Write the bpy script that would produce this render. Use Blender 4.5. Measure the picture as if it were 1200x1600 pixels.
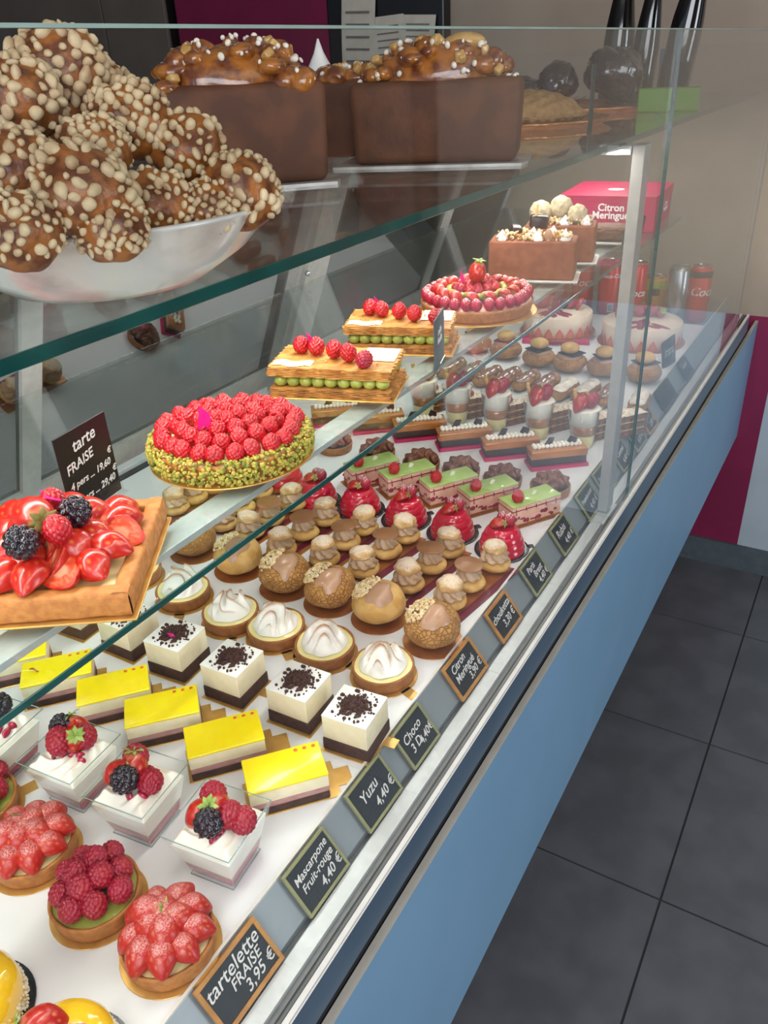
import bpy, bmesh, math, random
import numpy as np
from mathutils import Matrix, Vector
for o in list(bpy.data.objects): bpy.data.objects.remove(o)
SC = bpy.context.scene
COL = SC.collection
PI = math.pi
# ------------------------------------------------------------------ camera
CZ = 1.655                      # eye height; z = 0 is the tiled floor
FOC = 1251.0
Rm = np.array([[0.86046221, 0.21634976, -0.46129986],
               [0.50749962, -0.44435723, 0.73823491],
               [-0.04526498, -0.86933275, -0.49215002]])   # columns: picture right, picture down, view direction
# orthonormalise
_f = -Rm[:, 2]; _f /= np.linalg.norm(_f)
_r = Rm[:, 0] - _f * (_f @ Rm[:, 0]); _r /= np.linalg.norm(_r)
_u = np.cross(_f, _r)
cam = bpy.data.cameras.new('camera'); co = bpy.data.objects.new('camera', cam); COL.objects.link(co)
co.matrix_world = Matrix([[_r[0], _u[0], _f[0], 0], [_r[1], _u[1], _f[1], 0], [_r[2], _u[2], _f[2], CZ], [0, 0, 0, 1]])
cam.sensor_fit = 'VERTICAL'; cam.sensor_height = 36; cam.lens = 36 * FOC / 1600
cam.clip_start = 0.01; cam.clip_end = 100
SC.camera = co
# ------------------------------------------------------------------ view, world, lights
SC.view_settings.view_transform = 'Standard'; SC.view_settings.look = 'None'
SC.view_settings.gamma = 1; SC.view_settings.use_curve_mapping = False
SC.view_settings.exposure = 0.12
SC.cycles.transparent_max_bounces = 32
W = bpy.data.worlds.new('world'); SC.world = W; W.use_nodes = True
W.node_tree.nodes['Background'].inputs[0].default_value = (0.68, 0.79, 1.0, 1)
W.node_tree.nodes['Background'].inputs[1].default_value = 0.5
def area(name, loc, rot, sx, sy, power, col):
    l = bpy.data.lights.new(name, 'AREA'); l.shape = 'RECTANGLE'; l.size = sx; l.size_y = sy
    l.energy = power; l.color = col
    o = bpy.data.objects.new(name, l); COL.objects.link(o); o.location = loc; o.rotation_euler = rot
    return o
area('ceiling_panel_light', (0.6, 0.6, 2.75), (0, 0, 0), 1.0, 2.6, 6, (1.0, 0.94, 0.86))
area('case_lamp_light', (-0.66, 0.95, 1.528), (0, 0, 0), 0.06, 2.9, 13, (1.0, 0.95, 0.87))
area('shopfront_daylight', (0.7, -1.5, 1.9), (math.radians(78), 0, math.radians(20)), 2.0, 1.4, 50, (0.93, 0.95, 1.0))
area('case_front_fill', (-0.345, 1.15, 1.529), (0, math.radians(-14), 0), 0.02, 2.4, 4.5, (1.0, 0.95, 0.86))  # added fill under the upper shelf front, brightens the cups and deck rows
area('window_daylight', (2.72, 1.05, 1.4), (0, math.radians(90), 0), 1.7, .9, 34, (0.86, 0.93, 1.0))
# ------------------------------------------------------------------ helpers
def lin(h):
    if isinstance(h, str):
        c = [int(h[i:i + 2], 16) / 255 for i in (0, 2, 4)]
    else: c = h
    return tuple(x / 12.92 if x < .04045 else ((x + .055) / 1.055) ** 2.4 for x in c) + (1,)
def ray(px, py): return Rm @ np.array([px - 600., py - 800., FOC])
def at(px, py, z):
    r = ray(px, py); p = r * ((z - CZ) / r[2]); return np.array([p[0], p[1], z])
def base(px, py, z, rad):
    """centre of a round base of radius rad whose nearest point shows at px, py"""
    p = at(px, py, z); e = at(px + 4, py, z) - p; d = np.array([-e[1], e[0], 0]); d /= np.linalg.norm(d)
    if d @ (at(px, py - 4, z) - p) < 0: d = -d
    return p + d * rad
def pm(name, c, rough=.5, c2=None, ns=60, bump=0, bs=200, vor=False, metal=0, coat=0, sss=0, attr=False, sugar=0, nlo=.4, nhi=.6, spec=.5, sugthr=.5, srough=.001):
    m = bpy.data.materials.new(name); m.use_nodes = True; T = m.node_tree; N = T.nodes; L = T.links
    b = N['Principled BSDF']; b.inputs['Roughness'].default_value = rough; b.inputs['Metallic'].default_value = metal
    b.inputs['Coat Weight'].default_value = coat; b.inputs['Coat Roughness'].default_value = .06
    b.inputs['Specular IOR Level'].default_value = spec
    if sss:
        b.inputs['Subsurface Weight'].default_value = sss; b.inputs['Subsurface Radius'].default_value = (1, .4, .25); b.inputs['Subsurface Scale'].default_value = .0018
    tc = N.new('ShaderNodeTexCoord'); out = None
    if attr:
        a = N.new('ShaderNodeAttribute'); a.attribute_name = 'col'; out = a.outputs['Color']
    if c2 is not None:
        n = N.new('ShaderNodeTexNoise'); n.inputs['Scale'].default_value = ns; n.inputs['Detail'].default_value = 4
        L.new(tc.outputs['Object'], n.inputs['Vector'])
        mr = N.new('ShaderNodeMapRange'); mr.inputs[1].default_value = nlo; mr.inputs[2].default_value = nhi; L.new(n.outputs['Fac'], mr.inputs[0])
        mx = N.new('ShaderNodeMix'); mx.data_type = 'RGBA'; L.new(mr.outputs[0], mx.inputs[0])
        mx.inputs[6].default_value = lin(c); mx.inputs[7].default_value = lin(c2)
        if out is not None: L.new(out, mx.inputs[6])
        out = mx.outputs[2]
    if sugar:
        g = N.new('ShaderNodeNewGeometry'); s = N.new('ShaderNodeSeparateXYZ'); L.new(g.outputs['Normal'], s.inputs[0])
        n = N.new('ShaderNodeTexNoise'); n.inputs['Scale'].default_value = 700; n.inputs['Detail'].default_value = 3; L.new(tc.outputs['Object'], n.inputs['Vector'])
        a1 = N.new('ShaderNodeMath'); a1.operation = 'MULTIPLY'; L.new(s.outputs[2], a1.inputs[0]); L.new(n.outputs['Fac'], a1.inputs[1])
        mr = N.new('ShaderNodeMapRange'); mr.inputs[1].default_value = sugthr * .75; mr.inputs[2].default_value = sugthr * 1.25; mr.inputs[4].default_value = sugar; L.new(a1.outputs[0], mr.inputs[0])
        mx = N.new('ShaderNodeMix'); mx.data_type = 'RGBA'; L.new(mr.outputs[0], mx.inputs[0]); mx.inputs[7].default_value = (.85, .82, .8, 1)
        if out is not None: L.new(out, mx.inputs[6])
        else: mx.inputs[6].default_value = lin(c)
        out = mx.outputs[2]
    if out is not None: L.new(out, b.inputs['Base Color'])
    else: b.inputs['Base Color'].default_value = lin(c)
    if bump:
        if vor:
            n = N.new('ShaderNodeTexVoronoi'); n.feature = 'DISTANCE_TO_EDGE' if vor == 'edge' else 'F1'; o = n.outputs['Distance']
        else:
            n = N.new('ShaderNodeTexNoise'); n.inputs['Detail'].default_value = 5; o = n.outputs['Fac']
        n.inputs['Scale'].default_value = bs; L.new(tc.outputs['Object'], n.inputs['Vector'])
        if vor == 'edge':
            q = N.new('ShaderNodeMapRange'); q.inputs[2].default_value = .12; L.new(o, q.inputs[0]); o = q.outputs[0]
        bp = N.new('ShaderNodeBump'); bp.inputs['Strength'].default_value = bump; bp.inputs['Distance'].default_value = .002
        L.new(o, bp.inputs['Height']); L.new(bp.outputs[0], b.inputs['Normal'])
    return m
def glass(name, tint, base_r=0.0, ior=1.45, rough=0.0):
    m = bpy.data.materials.new(name); m.use_nodes = True; T = m.node_tree; N = T.nodes; L = T.links
    for n in list(N): N.remove(n)
    o = N.new('ShaderNodeOutputMaterial'); t = N.new('ShaderNodeBsdfTransparent'); t.inputs[0].default_value = tint + (1,)
    g = N.new('ShaderNodeBsdfGlossy'); g.inputs['Roughness'].default_value = rough; g.inputs[0].default_value = (.95, .97, 1, 1)
    ge = N.new('ShaderNodeNewGeometry'); vd = N.new('ShaderNodeVectorMath'); vd.operation = 'DOT_PRODUCT'
    L.new(ge.outputs['Incoming'], vd.inputs[0]); L.new(ge.outputs['Normal'], vd.inputs[1])
    def mth(op, i0, v1=None):
        q = N.new('ShaderNodeMath'); q.operation = op
        if hasattr(i0, 'links'): L.new(i0, q.inputs[0])
        else: q.inputs[0].default_value = i0
        if v1 is not None:
            if hasattr(v1, 'links'): L.new(v1, q.inputs[1])
            else: q.inputs[1].default_value = v1
        return q.outputs[0]
    c = mth('POWER', mth('SUBTRACT', 1.0, mth('ABSOLUTE', vd.outputs['Value'])), 5.0)      # Schlick, same from both sides
    mr = N.new('ShaderNodeMapRange'); mr.inputs[3].default_value = max(base_r, ((ior - 1) / (ior + 1)) ** 2 * .85); L.new(c, mr.inputs[0])
    x = N.new('ShaderNodeMixShader'); L.new(mr.outputs[0], x.inputs[0]); L.new(t.outputs[0], x.inputs[1]); L.new(g.outputs[0], x.inputs[2])
    L.new(x.outputs[0], o.inputs['Surface'])
    return m
_ICO = {}
def ico(sub):
    if sub not in _ICO:
        bm = bmesh.new(); bmesh.ops.create_icosphere(bm, subdivisions=sub, radius=1)
        bm.verts.ensure_lookup_table()
        _ICO[sub] = (np.array([v.co[:] for v in bm.verts]), [tuple(v.index for v in f.verts) for f in bm.faces]); bm.free()
    V, F = _ICO[sub]; return V.copy(), F
def sn(P, f, seed=0, n=8):
    r = np.random.RandomState(seed); t = 0
    for k in range(n):
        d = r.normal(size=3); d /= np.linalg.norm(d); t = t + np.sin(P @ d * f * (.7 + 1.1 * r.rand()) + r.rand() * 6.3)
    return t / n * 1.6
def fib(n):
    i = np.arange(n) + .5; ph = np.arccos(1 - 2 * i / n); th = PI * (1 + 5 ** .5) * i
    return np.stack([np.cos(th) * np.sin(ph), np.sin(th) * np.sin(ph), np.cos(ph)], 1)
def rotz(a):
    c, s = math.cos(a), math.sin(a); return np.array([[c, -s, 0], [s, c, 0], [0, 0, 1]])
def rotm(ax, ay, az):
    return np.array(Matrix.Rotation(az, 3, 'Z') @ Matrix.Rotation(ay, 3, 'Y') @ Matrix.Rotation(ax, 3, 'X'))
_BB = {}
class MB:
    def __init__(s): s.V = []; s.F = []; s.M = []; s.C = []; s.n = 0; s.hc = False
    def add(s, V, F, mi=0, col=None):
        V = np.asarray(V, float); s.V.append(V); k = s.n
        s.F += [tuple(i + k for i in f) for f in F]; s.M += [mi] * len(F); s.n += len(V)
        if col is None: s.C.append(np.ones((len(V), 4)))
        else:
            c = np.asarray(col, float)
            if c.ndim == 1: c = np.tile(c, (len(V), 1))
            s.C.append(c); s.hc = True
        return s
    def box(s, c, size, rz=0, bev=0, mi=0, R=None, seg=2, col=None):
        if bev:
            key = (tuple(round(x, 5) for x in size), bev, seg)
            if key not in _BB:
                bm = bmesh.new(); bmesh.ops.create_cube(bm, size=1)
                for v in bm.verts: v.co = Vector((v.co.x * size[0], v.co.y * size[1], v.co.z * size[2]))
                bmesh.ops.bevel(bm, geom=bm.edges[:], offset=bev, segments=seg, affect='EDGES', profile=.5)
                bm.verts.index_update()
                _BB[key] = (np.array([v.co[:] for v in bm.verts]), [tuple(v.index for v in f.verts) for f in bm.faces]); bm.free()
            V, F = _BB[key]
        else:
            h = np.array(size) / 2
            V = np.array([[x, y, z] for x in (-1, 1) for y in (-1, 1) for z in (-1, 1)]) * h
            F = [(0, 1, 3, 2), (4, 6, 7, 5), (0, 4, 5, 1), (2, 3, 7, 6), (0, 2, 6, 4), (1, 5, 7, 3)]
        Q = R if R is not None else rotz(rz)
        return s.add(V @ Q.T + np.array(c), F, mi, col)
    def box2(s, a, b, mi=0):
        a = np.array(a, float); b = np.array(b, float); return s.box((a + b) / 2, np.abs(b - a), mi=mi)
    def grid(s, fn, nu, nv, mi=0, closeu=False, col=None):
        V = []; C = []
        for j in range(nv + 1):
            for i in range(nu + (0 if closeu else 1)):
                r = fn(i / nu, j / nv)
                if col: C.append(col(i / nu, j / nv))
                V.append(r)
        w = nu if closeu else nu + 1; F = []
        for j in range(nv):
            for i in range(nu):
                a = j * w + i; b = j * w + (i + 1) % w; F.append((a, b, b + w, a + w))
        return s.add(V, F, mi, C if col else None)
    def lathe(s, prof, n=32, mi=0, c=(0, 0, 0), wob=None, cap=True, sc=(1, 1)):
        V = []; m = len(prof)
        for j, (r, z) in enumerate(prof):
            for i in range(n):
                a = 2 * PI * i / n; q = r * (wob(a, z, j / (m - 1)) if wob else 1)
                V.append((c[0] + q * math.cos(a) * sc[0], c[1] + q * math.sin(a) * sc[1], c[2] + z))
        F = [(j * n + i, j * n + (i + 1) % n, (j + 1) * n + (i + 1) % n, (j + 1) * n + i) for j in range(m - 1) for i in range(n)]
        if cap: F.append(tuple(reversed(range(n)))); F.append(tuple((m - 1) * n + i for i in range(n)))
        return s.add(V, F, mi)
    def blob(s, c, rad, sub=3, amp=0, f=3, seed=0, mi=0, R=None, flat=None, col=None):
        V, F = ico(sub)
        if amp: V = V * (1 + amp * sn(V, f, seed))[:, None]
        V = V * np.array(rad)
        if flat is not None: V[:, 2] = np.maximum(V[:, 2], flat)
        if R is not None: V = V @ R.T
        return s.add(V + np.array(c), F, mi, col)
    def tube(s, P, r, n=8, mi=0, cap=True, flat=1.0):
        P = [np.array(p, float) for p in P]; m = len(P); V = []
        for j, p in enumerate(P):
            t = P[min(j + 1, m - 1)] - P[max(j - 1, 0)]; t /= np.linalg.norm(t) + 1e-9
            up = np.array([0, 0, 1.]) if abs(t[2]) < .9 else np.array([1., 0, 0])
            a = np.cross(t, up); a /= np.linalg.norm(a); b = np.cross(a, t)
            rr = r[j] if hasattr(r, '__len__') else r
            for i in range(n):
                th = 2 * PI * i / n; V.append(p + rr * (math.cos(th) * a + flat * math.sin(th) * b))
        F = [(j * n + i, j * n + (i + 1) % n, (j + 1) * n + (i + 1) % n, (j + 1) * n + i) for j in range(m - 1) for i in range(n)]
        if cap: F.append(tuple(reversed(range(n)))); F.append(tuple((m - 1) * n + i for i in range(n)))
        return s.add(V, F, mi)
    def prism(s, pts, z0, z1, mi=0, pts1=None):
        n = len(pts); p1 = pts1 or pts
        V = [(x, y, z0) for x, y in pts] + [(x, y, z1) for x, y in p1]
        F = [(i, (i + 1) % n, n + (i + 1) % n, n + i) for i in range(n)] + [tuple(reversed(range(n))), tuple(range(n, 2 * n))]
        return s.add(V, F, mi)
    def mesh(s, name, mats, smooth=True):
        me = bpy.data.meshes.new(name); me.from_pydata(np.concatenate(s.V).tolist(), [], s.F)
        for m in (mats if isinstance(mats, (list, tuple)) else [mats]): me.materials.append(m)
        me.polygons.foreach_set('material_index', s.M)
        if s.hc:
            at_ = me.color_attributes.new('col', 'FLOAT_COLOR', 'POINT'); at_.data.foreach_set('color', np.concatenate(s.C).ravel())
        me.polygons.foreach_set('use_smooth', [bool(smooth)] * len(me.polygons))
        if smooth == 'auto':
            me.set_sharp_from_angle(angle=math.radians(35))
        me.update(); return me
def tag(o, label=None, cat=None, group=None, kind=None):
    if label: o['label'] = label
    if cat: o['category'] = cat
    if group: o['group'] = group
    if kind: o['kind'] = kind
    return o
def thing(name, label, cat, loc=(0, 0, 0), rz=0, group=None):
    o = bpy.data.objects.new(name, None); o.empty_display_size = .01; COL.objects.link(o); o.location = tuple(loc); o.rotation_euler = (0, 0, rz)
    return tag(o, label, cat, group)
def part(name, me, parent=None, loc=(0, 0, 0), rot=(0, 0, 0), sc=1, label=None):
    o = bpy.data.objects.new(name, me); COL.objects.link(o); o.parent = parent
    o.location = tuple(loc); o.rotation_euler = rot; o.scale = (sc, sc, sc) if not hasattr(sc, '__len__') else sc
    if label: o['label'] = label
    return o
def dup(root, loc, rz=None, label=None, group=None):
    r = root.copy(); COL.objects.link(r); r.location = tuple(loc)
    if rz is not None: r.rotation_euler = (r.rotation_euler[0], r.rotation_euler[1], rz)
    if label: r['label'] = label
    if group: r['group'] = group
    for ch in list(root.children):
        c = ch.copy(); COL.objects.link(c); c.parent = r
        for g in list(ch.children):
            d = g.copy(); COL.objects.link(d); d.parent = c
    return r
def struct(name, mb, m, smooth=False):
    o = part(name, mb.mesh(name, m, smooth)); o['kind'] = 'structure'; return o
def solo(name, mb, m, label, cat, group=None, smooth=False, loc=(0, 0, 0), rot=(0, 0, 0)):
    return tag(part(name, mb.mesh(name, m, smooth), None, loc, rot), label, cat, group)
def textmesh(txt, size, m, shear=.3, ext=.0002, off=.0, align='CENTER', space=1.0, line=.9):
    cu = bpy.data.curves.new('t', 'FONT'); cu.body = txt; cu.size = size; cu.shear = shear; cu.extrude = ext; cu.offset = off
    cu.align_x = align; cu.align_y = 'CENTER'; cu.space_character = space; cu.space_line = line; cu.resolution_u = 3
    o = bpy.data.objects.new('t', cu); COL.objects.link(o)
    dg = bpy.context.evaluated_depsgraph_get(); me = bpy.data.meshes.new_from_object(o.evaluated_get(dg))
    bpy.data.objects.remove(o); me.materials.clear(); me.materials.append(m); me.name = 'writing'; return me
rnd = random.Random(7)
DK, S2, S1 = .995, 1.255, 1.545       # deck, lower glass shelf, upper glass shelf
# ------------------------------------------------------------------ materials
M = dict(
 tile=pm('floor_tile', '525358', .42, '5b5c61', 9, bump=.08, bs=90),
 grout=pm('grout', '2e2f31', .8), wall=pm('wall_paint', 'a39686', .8, '9d9080', 4, bump=.04, bs=60),
 magenta=pm('magenta_paint', '7d1040', .6, '760e3c', 6), palegrey=pm('pale_blue_paint', 'a9b5bd', .7, 'a2aeb6', 5),
 skirt=pm('skirting_tile', '4b5459', .5, '525b60', 30), ceil=pm('ceiling_paint', 'c9c4bc', .9, 'c2bdb4', 3),
 taupe=pm('taupe_laminate', '6b625a', .5, '645b53', 5), black=pm('black_laminate', '131214', .35, '18171a', 8),
 alu=pm('brushed_aluminium', 'cdd0d2', .38, 'c4c7c9', 80, metal=.25), alud=pm('anodised_groove', '6d7072', .45, '66696b', 80, metal=.5),
 cream=pm('cream_metal', 'd8d5cf', .4, 'd2cfc9', 40), strip=pm('grey_ticket_strip', '8a9296', .4, '858d91', 20, metal=.2),
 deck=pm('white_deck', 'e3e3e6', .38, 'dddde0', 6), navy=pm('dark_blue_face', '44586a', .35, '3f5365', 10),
 blue=pm('blue_laminate', '6f93b0', .45, '6c90ac', 6, bump=.03, bs=40), beige=pm('panel_edge', 'aaa69c', .6, 'a4a096', 40), gap=pm('shadow_gap', '08080a', .9),
 worktop=pm('worktop', 'a5a29c', .5, '9c9993', 7), gold=pm('gold_card', 'dcae64', .32, 'd2a254', 60, metal=.6), goldd=pm('copper_gold_card', 'b47440', .35, 'a66634', 50, metal=.45),
 edge=pm('glass_edge', '0d4a44', .12, '0a3d3a', 20, spec=.8, coat=1), edgel=pm('pale_glass_edge', '8fa39a', .2, '87998f', 20),
 rasp=pm('raspberry', '9c0c20', .42, '960c30', 40, sss=.12, coat=.15), raspb=pm('bright_raspberry', 'b80c1c', .36, '9c0616', 40, sss=.12, coat=.2),
 rasps=pm('sugared_raspberry', 'a81a34', .5, '98102c', 40, sss=.1, sugar=.6, sugthr=.42), black_b=pm('blackberry', '15101a', .25, '241220', 90, coat=.4),
 straw=pm('strawberry', 'c2160f', .3, sss=.05, coat=.35, attr=True), straws=pm('sugared_strawberry', 'b81a14', .4, sss=.05, coat=.2, attr=True, sugar=.3, sugthr=.5),
 leaf=pm('calyx_green', '7f9a3c', .5, '9fb062', 90), leafd=pm('dried_calyx', '7a7a3a', .6, '8c6a3c', 90),
 crust=pm('sweet_pastry', 'b87838', .65, 'a5662c', 120, bump=.35, bs=350, sss=.05), crustd=pm('toasted_pastry', 'a56a36', .6, '945a2b', 120, bump=.2, bs=400),
 custard=pm('custard_cream', 'efe0a8', .4, 'e8d596', 80, sss=.2), lemonc=pm('lemon_cream', 'f0e3a6', .25, 'ebdc98', 60, coat=.4, sss=.15),
 white=pm('whipped_cream', 'f2ece0', .4, 'eee6d8', 60, sss=.3, bump=.1, bs=200), ivory=pm('ivory_mousse', 'f2e6c4', .45, 'ecdfba', 90, sss=.2, bump=.08, bs=300),
 icing=pm('white_glaze', 'f3f0ec', .3, 'edeae6', 60, sss=.1), sponge=pm('chocolate_sponge', '4a2c1e', .8, '38201a', 150, bump=.6, bs=350),
 crumb=pm('chocolate_crumb', '4c2a20', .8, '381d17', 300, bump=.4, bs=900), yellow=pm('yellow_glaze', 'fce600', .28, 'fae000', 60, coat=.4),
 pinkm=pm('pink_mousse', 'b88a84', .5, 'ad7c78', 100, sss=.1), coulis=pm('red_coulis', '9c1238', .2, 'b01c44', 200, coat=.6),
 choux=pm('crackled_choux', 'c08a4a', .7, 'ad7538', 60, bump=.9, bs=170, vor='edge'), chouxp=pm('pale_choux', 'd8ac68', .6, 'c9984f', 70, bump=.4, bs=160),
 chouxs=pm('sugared_choux', 'cfa56c', .7, 'bd9158', 60, bump=.5, bs=260, sugar=.5, sugthr=.38), praline=pm('praline_cream', 'cdac8c', .45, 'c09c7a', 90, bump=.15, bs=250, sugar=.25, sugthr=.5),
 milk=pm('milk_chocolate', 'b48a6c', .34, 'ab8062', 60, coat=.2), mocha=pm('milk_chocolate_disc', '94643e', .35, '8b5c38', 50),
 nut=pm('chopped_nuts', 'ecd8b0', .7, 'd0ae78', 120, bump=.4, bs=500), red=pm('ruby_glaze', 'cc0c34', .14, 'c20830', 40, coat=1, sss=.1),
 green=pm('pistachio_glaze', 'a9c070', .28, 'a1b966', 60, coat=.5), pinkc=pm('strawberry_cream', 'e6b8a2', .5, 'ddaa94', 80, sss=.15, bump=.1, bs=250), fruit=pm('fruit_pieces', '9c2038', .35, '7c1430', 200),
 ruffle=pm('piped_chocolate', '80503c', .38, '744634', 70, sss=.05), dark=pm('dark_chocolate', '2c1a18', .35, '23110f', 60, coat=.2),
 caramel=pm('caramel_glaze', 'b8753a', .18, 'ad6a30', 40, coat=.8), darkm=pm('dark_mousse', '453029', .5, '3b2822', 120, bump=.1, bs=300),
 pinkcard=pm('magenta_card', 'c8185c', .4, 'bd1454', 20), maroon=pm('maroon_tray', '6e1f33', .35, '651a2e', 30), blacktray=pm('black_plastic', '121214', .25, '18181a', 30, coat=.3),
 puff=pm('puff_pastry', 'bd8240', .6, '94602a', 60, bump=.8, bs=120), puffs=pm('puff_pastry_top', 'c98f48', .6, 'a86c2c', 60, bump=.6, bs=90), puffl=pm('puff_pastry_layers', '9a642a', .7, '6c3e18', 200, bump=.6, bs=300),
 icesugar=pm('icing_sugar', 'ece2d2', .9, 'cda269', 260, bump=.3, bs=600, nlo=.5, nhi=.62), pist=pm('pistachio_cream', 'a0a248', .4, '90943c', 60, sss=.15, coat=.2), pistn=pm('chopped_pistachio', 'a89a3a', .65, attr=True, bump=.2, bs=600),
 cake=pm('chocolate_loaf', '8a5034', .75, '7c452c', 60, bump=.35, bs=260), caked=pm('brown_fruit_loaf', '623820', .7, '4f2c18', 28, bump=.3, bs=180), glazefruit=pm('glazed_fruit', '6a3418', .2, 'a8641c', 60, coat=.8, bump=.3, bs=160),
 candied=pm('candied_peel', 'c8a060', .3, 'b88a48', 90, coat=.5), pearl=pm('pearl_sugar', 'ece4d8', .6, 'ded2be', 200), chunk=pm('pastry_ball', '96581e', .4, '5a2c10', 90, bump=.6, bs=140, sss=.05),
 almond=pm('almond_pieces', 'c4ad88', .6, '94724c', 90, nlo=.45, nhi=.75), plate=pm('white_china', 'a8a29a', .25, 'd2cec8', 20, coat=.4), goldp=pm('rose_gold_tray', 'c88a56', .3, 'b87844', 60, metal=.7, bump=.4, bs=260),
 wrap=pm('wrapped_dark_chocolate', '2b2225', .18, '3a2f33', 60, coat=1, bump=.9, bs=80), crustgal=pm('scored_pie_crust', 'b08a58', .6, '9c7444', 90, bump=.5, bs=180),
 slate=pm('slate_board', '1d2328', .55, '22282d', 60), slateb=pm('black_board', '0e0c0d', .4, '121011', 40), wood=pm('oak_frame', 'a5702f', .5, 'b58040', 80), sage=pm('sage_frame', '8c8c62', .55, '84845c', 50),
 grid_=pm('board_grid', '2f383e', .7, '343d43', 50), chalk=pm('chalk_writing', 'd8d6d2', .7, 'cfcdc9', 200), paper=pm('paper', 'cfc8ba', .8, 'c8c0b0', 30), ink=pm('grey_print', '77736c', .8, '6c6862', 90),
 canred=pm('red_can', 'c8161c', .28, 'c0141a', 30, metal=.3), canblk=pm('black_can', '1a1a1c', .3, '202022', 30, metal=.3), cansil=pm('silver_can', 'aab0b4', .25, 'a2a8ac', 40, metal=.85), canyel=pm('lime_can', 'a8b83a', .3, '98a830', 40, metal=.3), canor=pm('orange_can', 'c08a3a', .35, 'b87e30', 40, metal=.2), canwhite=pm('can_print', 'e6e4e0', .5, 'dedcd8', 50),
 boxp=pm('pink_box', 'ac104c', .5, 'a40e46', 10), bottle=pm('dark_bottle', '0a090a', .08, '100e0f', 20, coat=1), greenp=pm('green_pack', '5a8a1c', .5, '5f8f26', 20), bluep=pm('blue_pack', '3c5a80', .5, '365278', 20), orangep=pm('orange_pack', 'b0602c', .5, 'a85826', 20),
 meringue=pm('meringue', 'f4f0ea', .5, sss=.15, attr=True), coco=pm('coconut', 'e4dcc6', .8, 'd6ccb2', 300, bump=.4, bs=700), yellowg=pm('mango_glaze', 'eec21a', .16, 'e6b610', 40, coat=1, sss=.15), magp=pm('magenta_chip', 'd0187c', .3, 'c81474', 30), wafer=pm('rolled_wafer', 'd8a860', .5, 'c89850', 100), glass_w=pm('white_print', 'f0eeea', .6, 'e8e6e2', 50), ltaupe=pm('lit_taupe', '8a8178', .6, '82796f', 6), choice=pm('ganache', '5a3326', .3, '4c2a1f', 50, coat=.3),
 fraisc=pm('strawberry_mousse', 'efd8c2', .45, 'e9cdb6', 30, sss=.15), postm=pm('dull_aluminium', 'a2a19e', .4, '9a9996', 60, metal=.2),
 slatelit=pm('lit_slate', '525b60', .55, '485055', 60), rock=pm('coconut_rock', 'c8bca0', .8, 'b0a080', 120, bump=.9, bs=240), crispy=pm('chocolate_crisp', '6e4a38', .6, '5c3c2c', 120, bump=.9, bs=200),  # slate copy lightened in colour for the sign lit at its edge
)
M['glass'] = glass('clear_glass', (.98, .988, .985), ior=1.2); M['shelfglass'] = glass('shelf_glass', (.91, .95, .94), ior=1.5)
M['rearglass'] = glass('rear_door_glass', (.42, .41, .40), base_r=.22, ior=1.5); M['cupglass'] = glass('cup_plastic', (.985, .995, .99), ior=1.22); M['winglass'] = glass('window_glass', (.95, .97, 1))
M['acrylic'] = glass('acrylic', (.97, .98, .98), base_r=.04)
# ------------------------------------------------------------------ room
Y0, YE = -.7, 2.69
PX, PY = .526, .526
mb = MB()
for i in range(-9, 8):
    for j in range(-6, 9):
        x0 = -.106 + i * PX; y0 = 1.77 + (j - 4) * PY
        mb.box((x0 + PX / 2, y0 + PY / 2, -.004), (PX - .005, PY - .005, .008), mi=0)
mb.box2((-4.9, -2.3, -.03), (4.1, 4.4, -.003), mi=1)
struct('floor', mb, [M['tile'], M['grout']])
struct('ceiling', MB().box2((-4.6, -2.4, 2.8), (2.9, 4.4, 2.9)), M['ceil'])
XM0, XM1 = -.62, -.2
# far wall: off-white above, magenta and pale blue bands under a dado line
mb = MB().box2((-4.6, YE, .909), (.9, YE + .12, 2.8), mi=0).box2((-.6, YE, .0), (-.208, YE + .12, .909), mi=1).box2((-.208, YE, 0), (.9, YE + .12, .909), mi=2).box2((-4.6, YE, 0), (-.6, YE + .12, .909), mi=0)
struct('wall_far', mb, [M['wall'], M['magenta'], M['palegrey']])
struct('baseboard_far', MB().box2((-.9, YE - .012, 0), (.9, YE - .0005, .096)), M['skirt'])
struct('wall_left', MB().box2((-4.7, -2.3, 0), (-4.6, YE, 2.8)), M['taupe'])
mb = MB().box2((2.8, -2.3, 0), (2.9, .6, 2.8)).box2((2.8, 1.5, 0), (2.9, 2.3, 2.8)).box2((2.8, 3.1, 0), (2.9, 4.4, 2.8)).box2((2.8, .6, 2.3), (2.9, 3.1, 2.8)).box2((2.8, .6, 0), (2.9, 3.1, .5))
struct('wall_right', mb, M['wall'])
for k, (a, b) in enumerate(((.6, 1.5), (2.3, 3.1))):
    mb = MB()
    for y in (a + .03, (a + b) / 2, b - .03): mb.box2((2.81, y - .03, .5), (2.86, y + .03, 2.3), mi=0)
    for z in (.53, 1.4, 2.27): mb.box2((2.81, a, z - .03), (2.86, b, z + .03), mi=0)
    mb.box2((2.83, a, .5), (2.835, b, 2.3), mi=1)
    struct('window_%d' % (k + 1), mb, [M['cream'], M['winglass']])
struct('wall_end', MB().box2((.9, 4.3, 0), (2.9, 4.4, 2.8)).box2((.8, YE, 0), (.9, 4.4, 2.8)), M['wall'])
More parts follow.
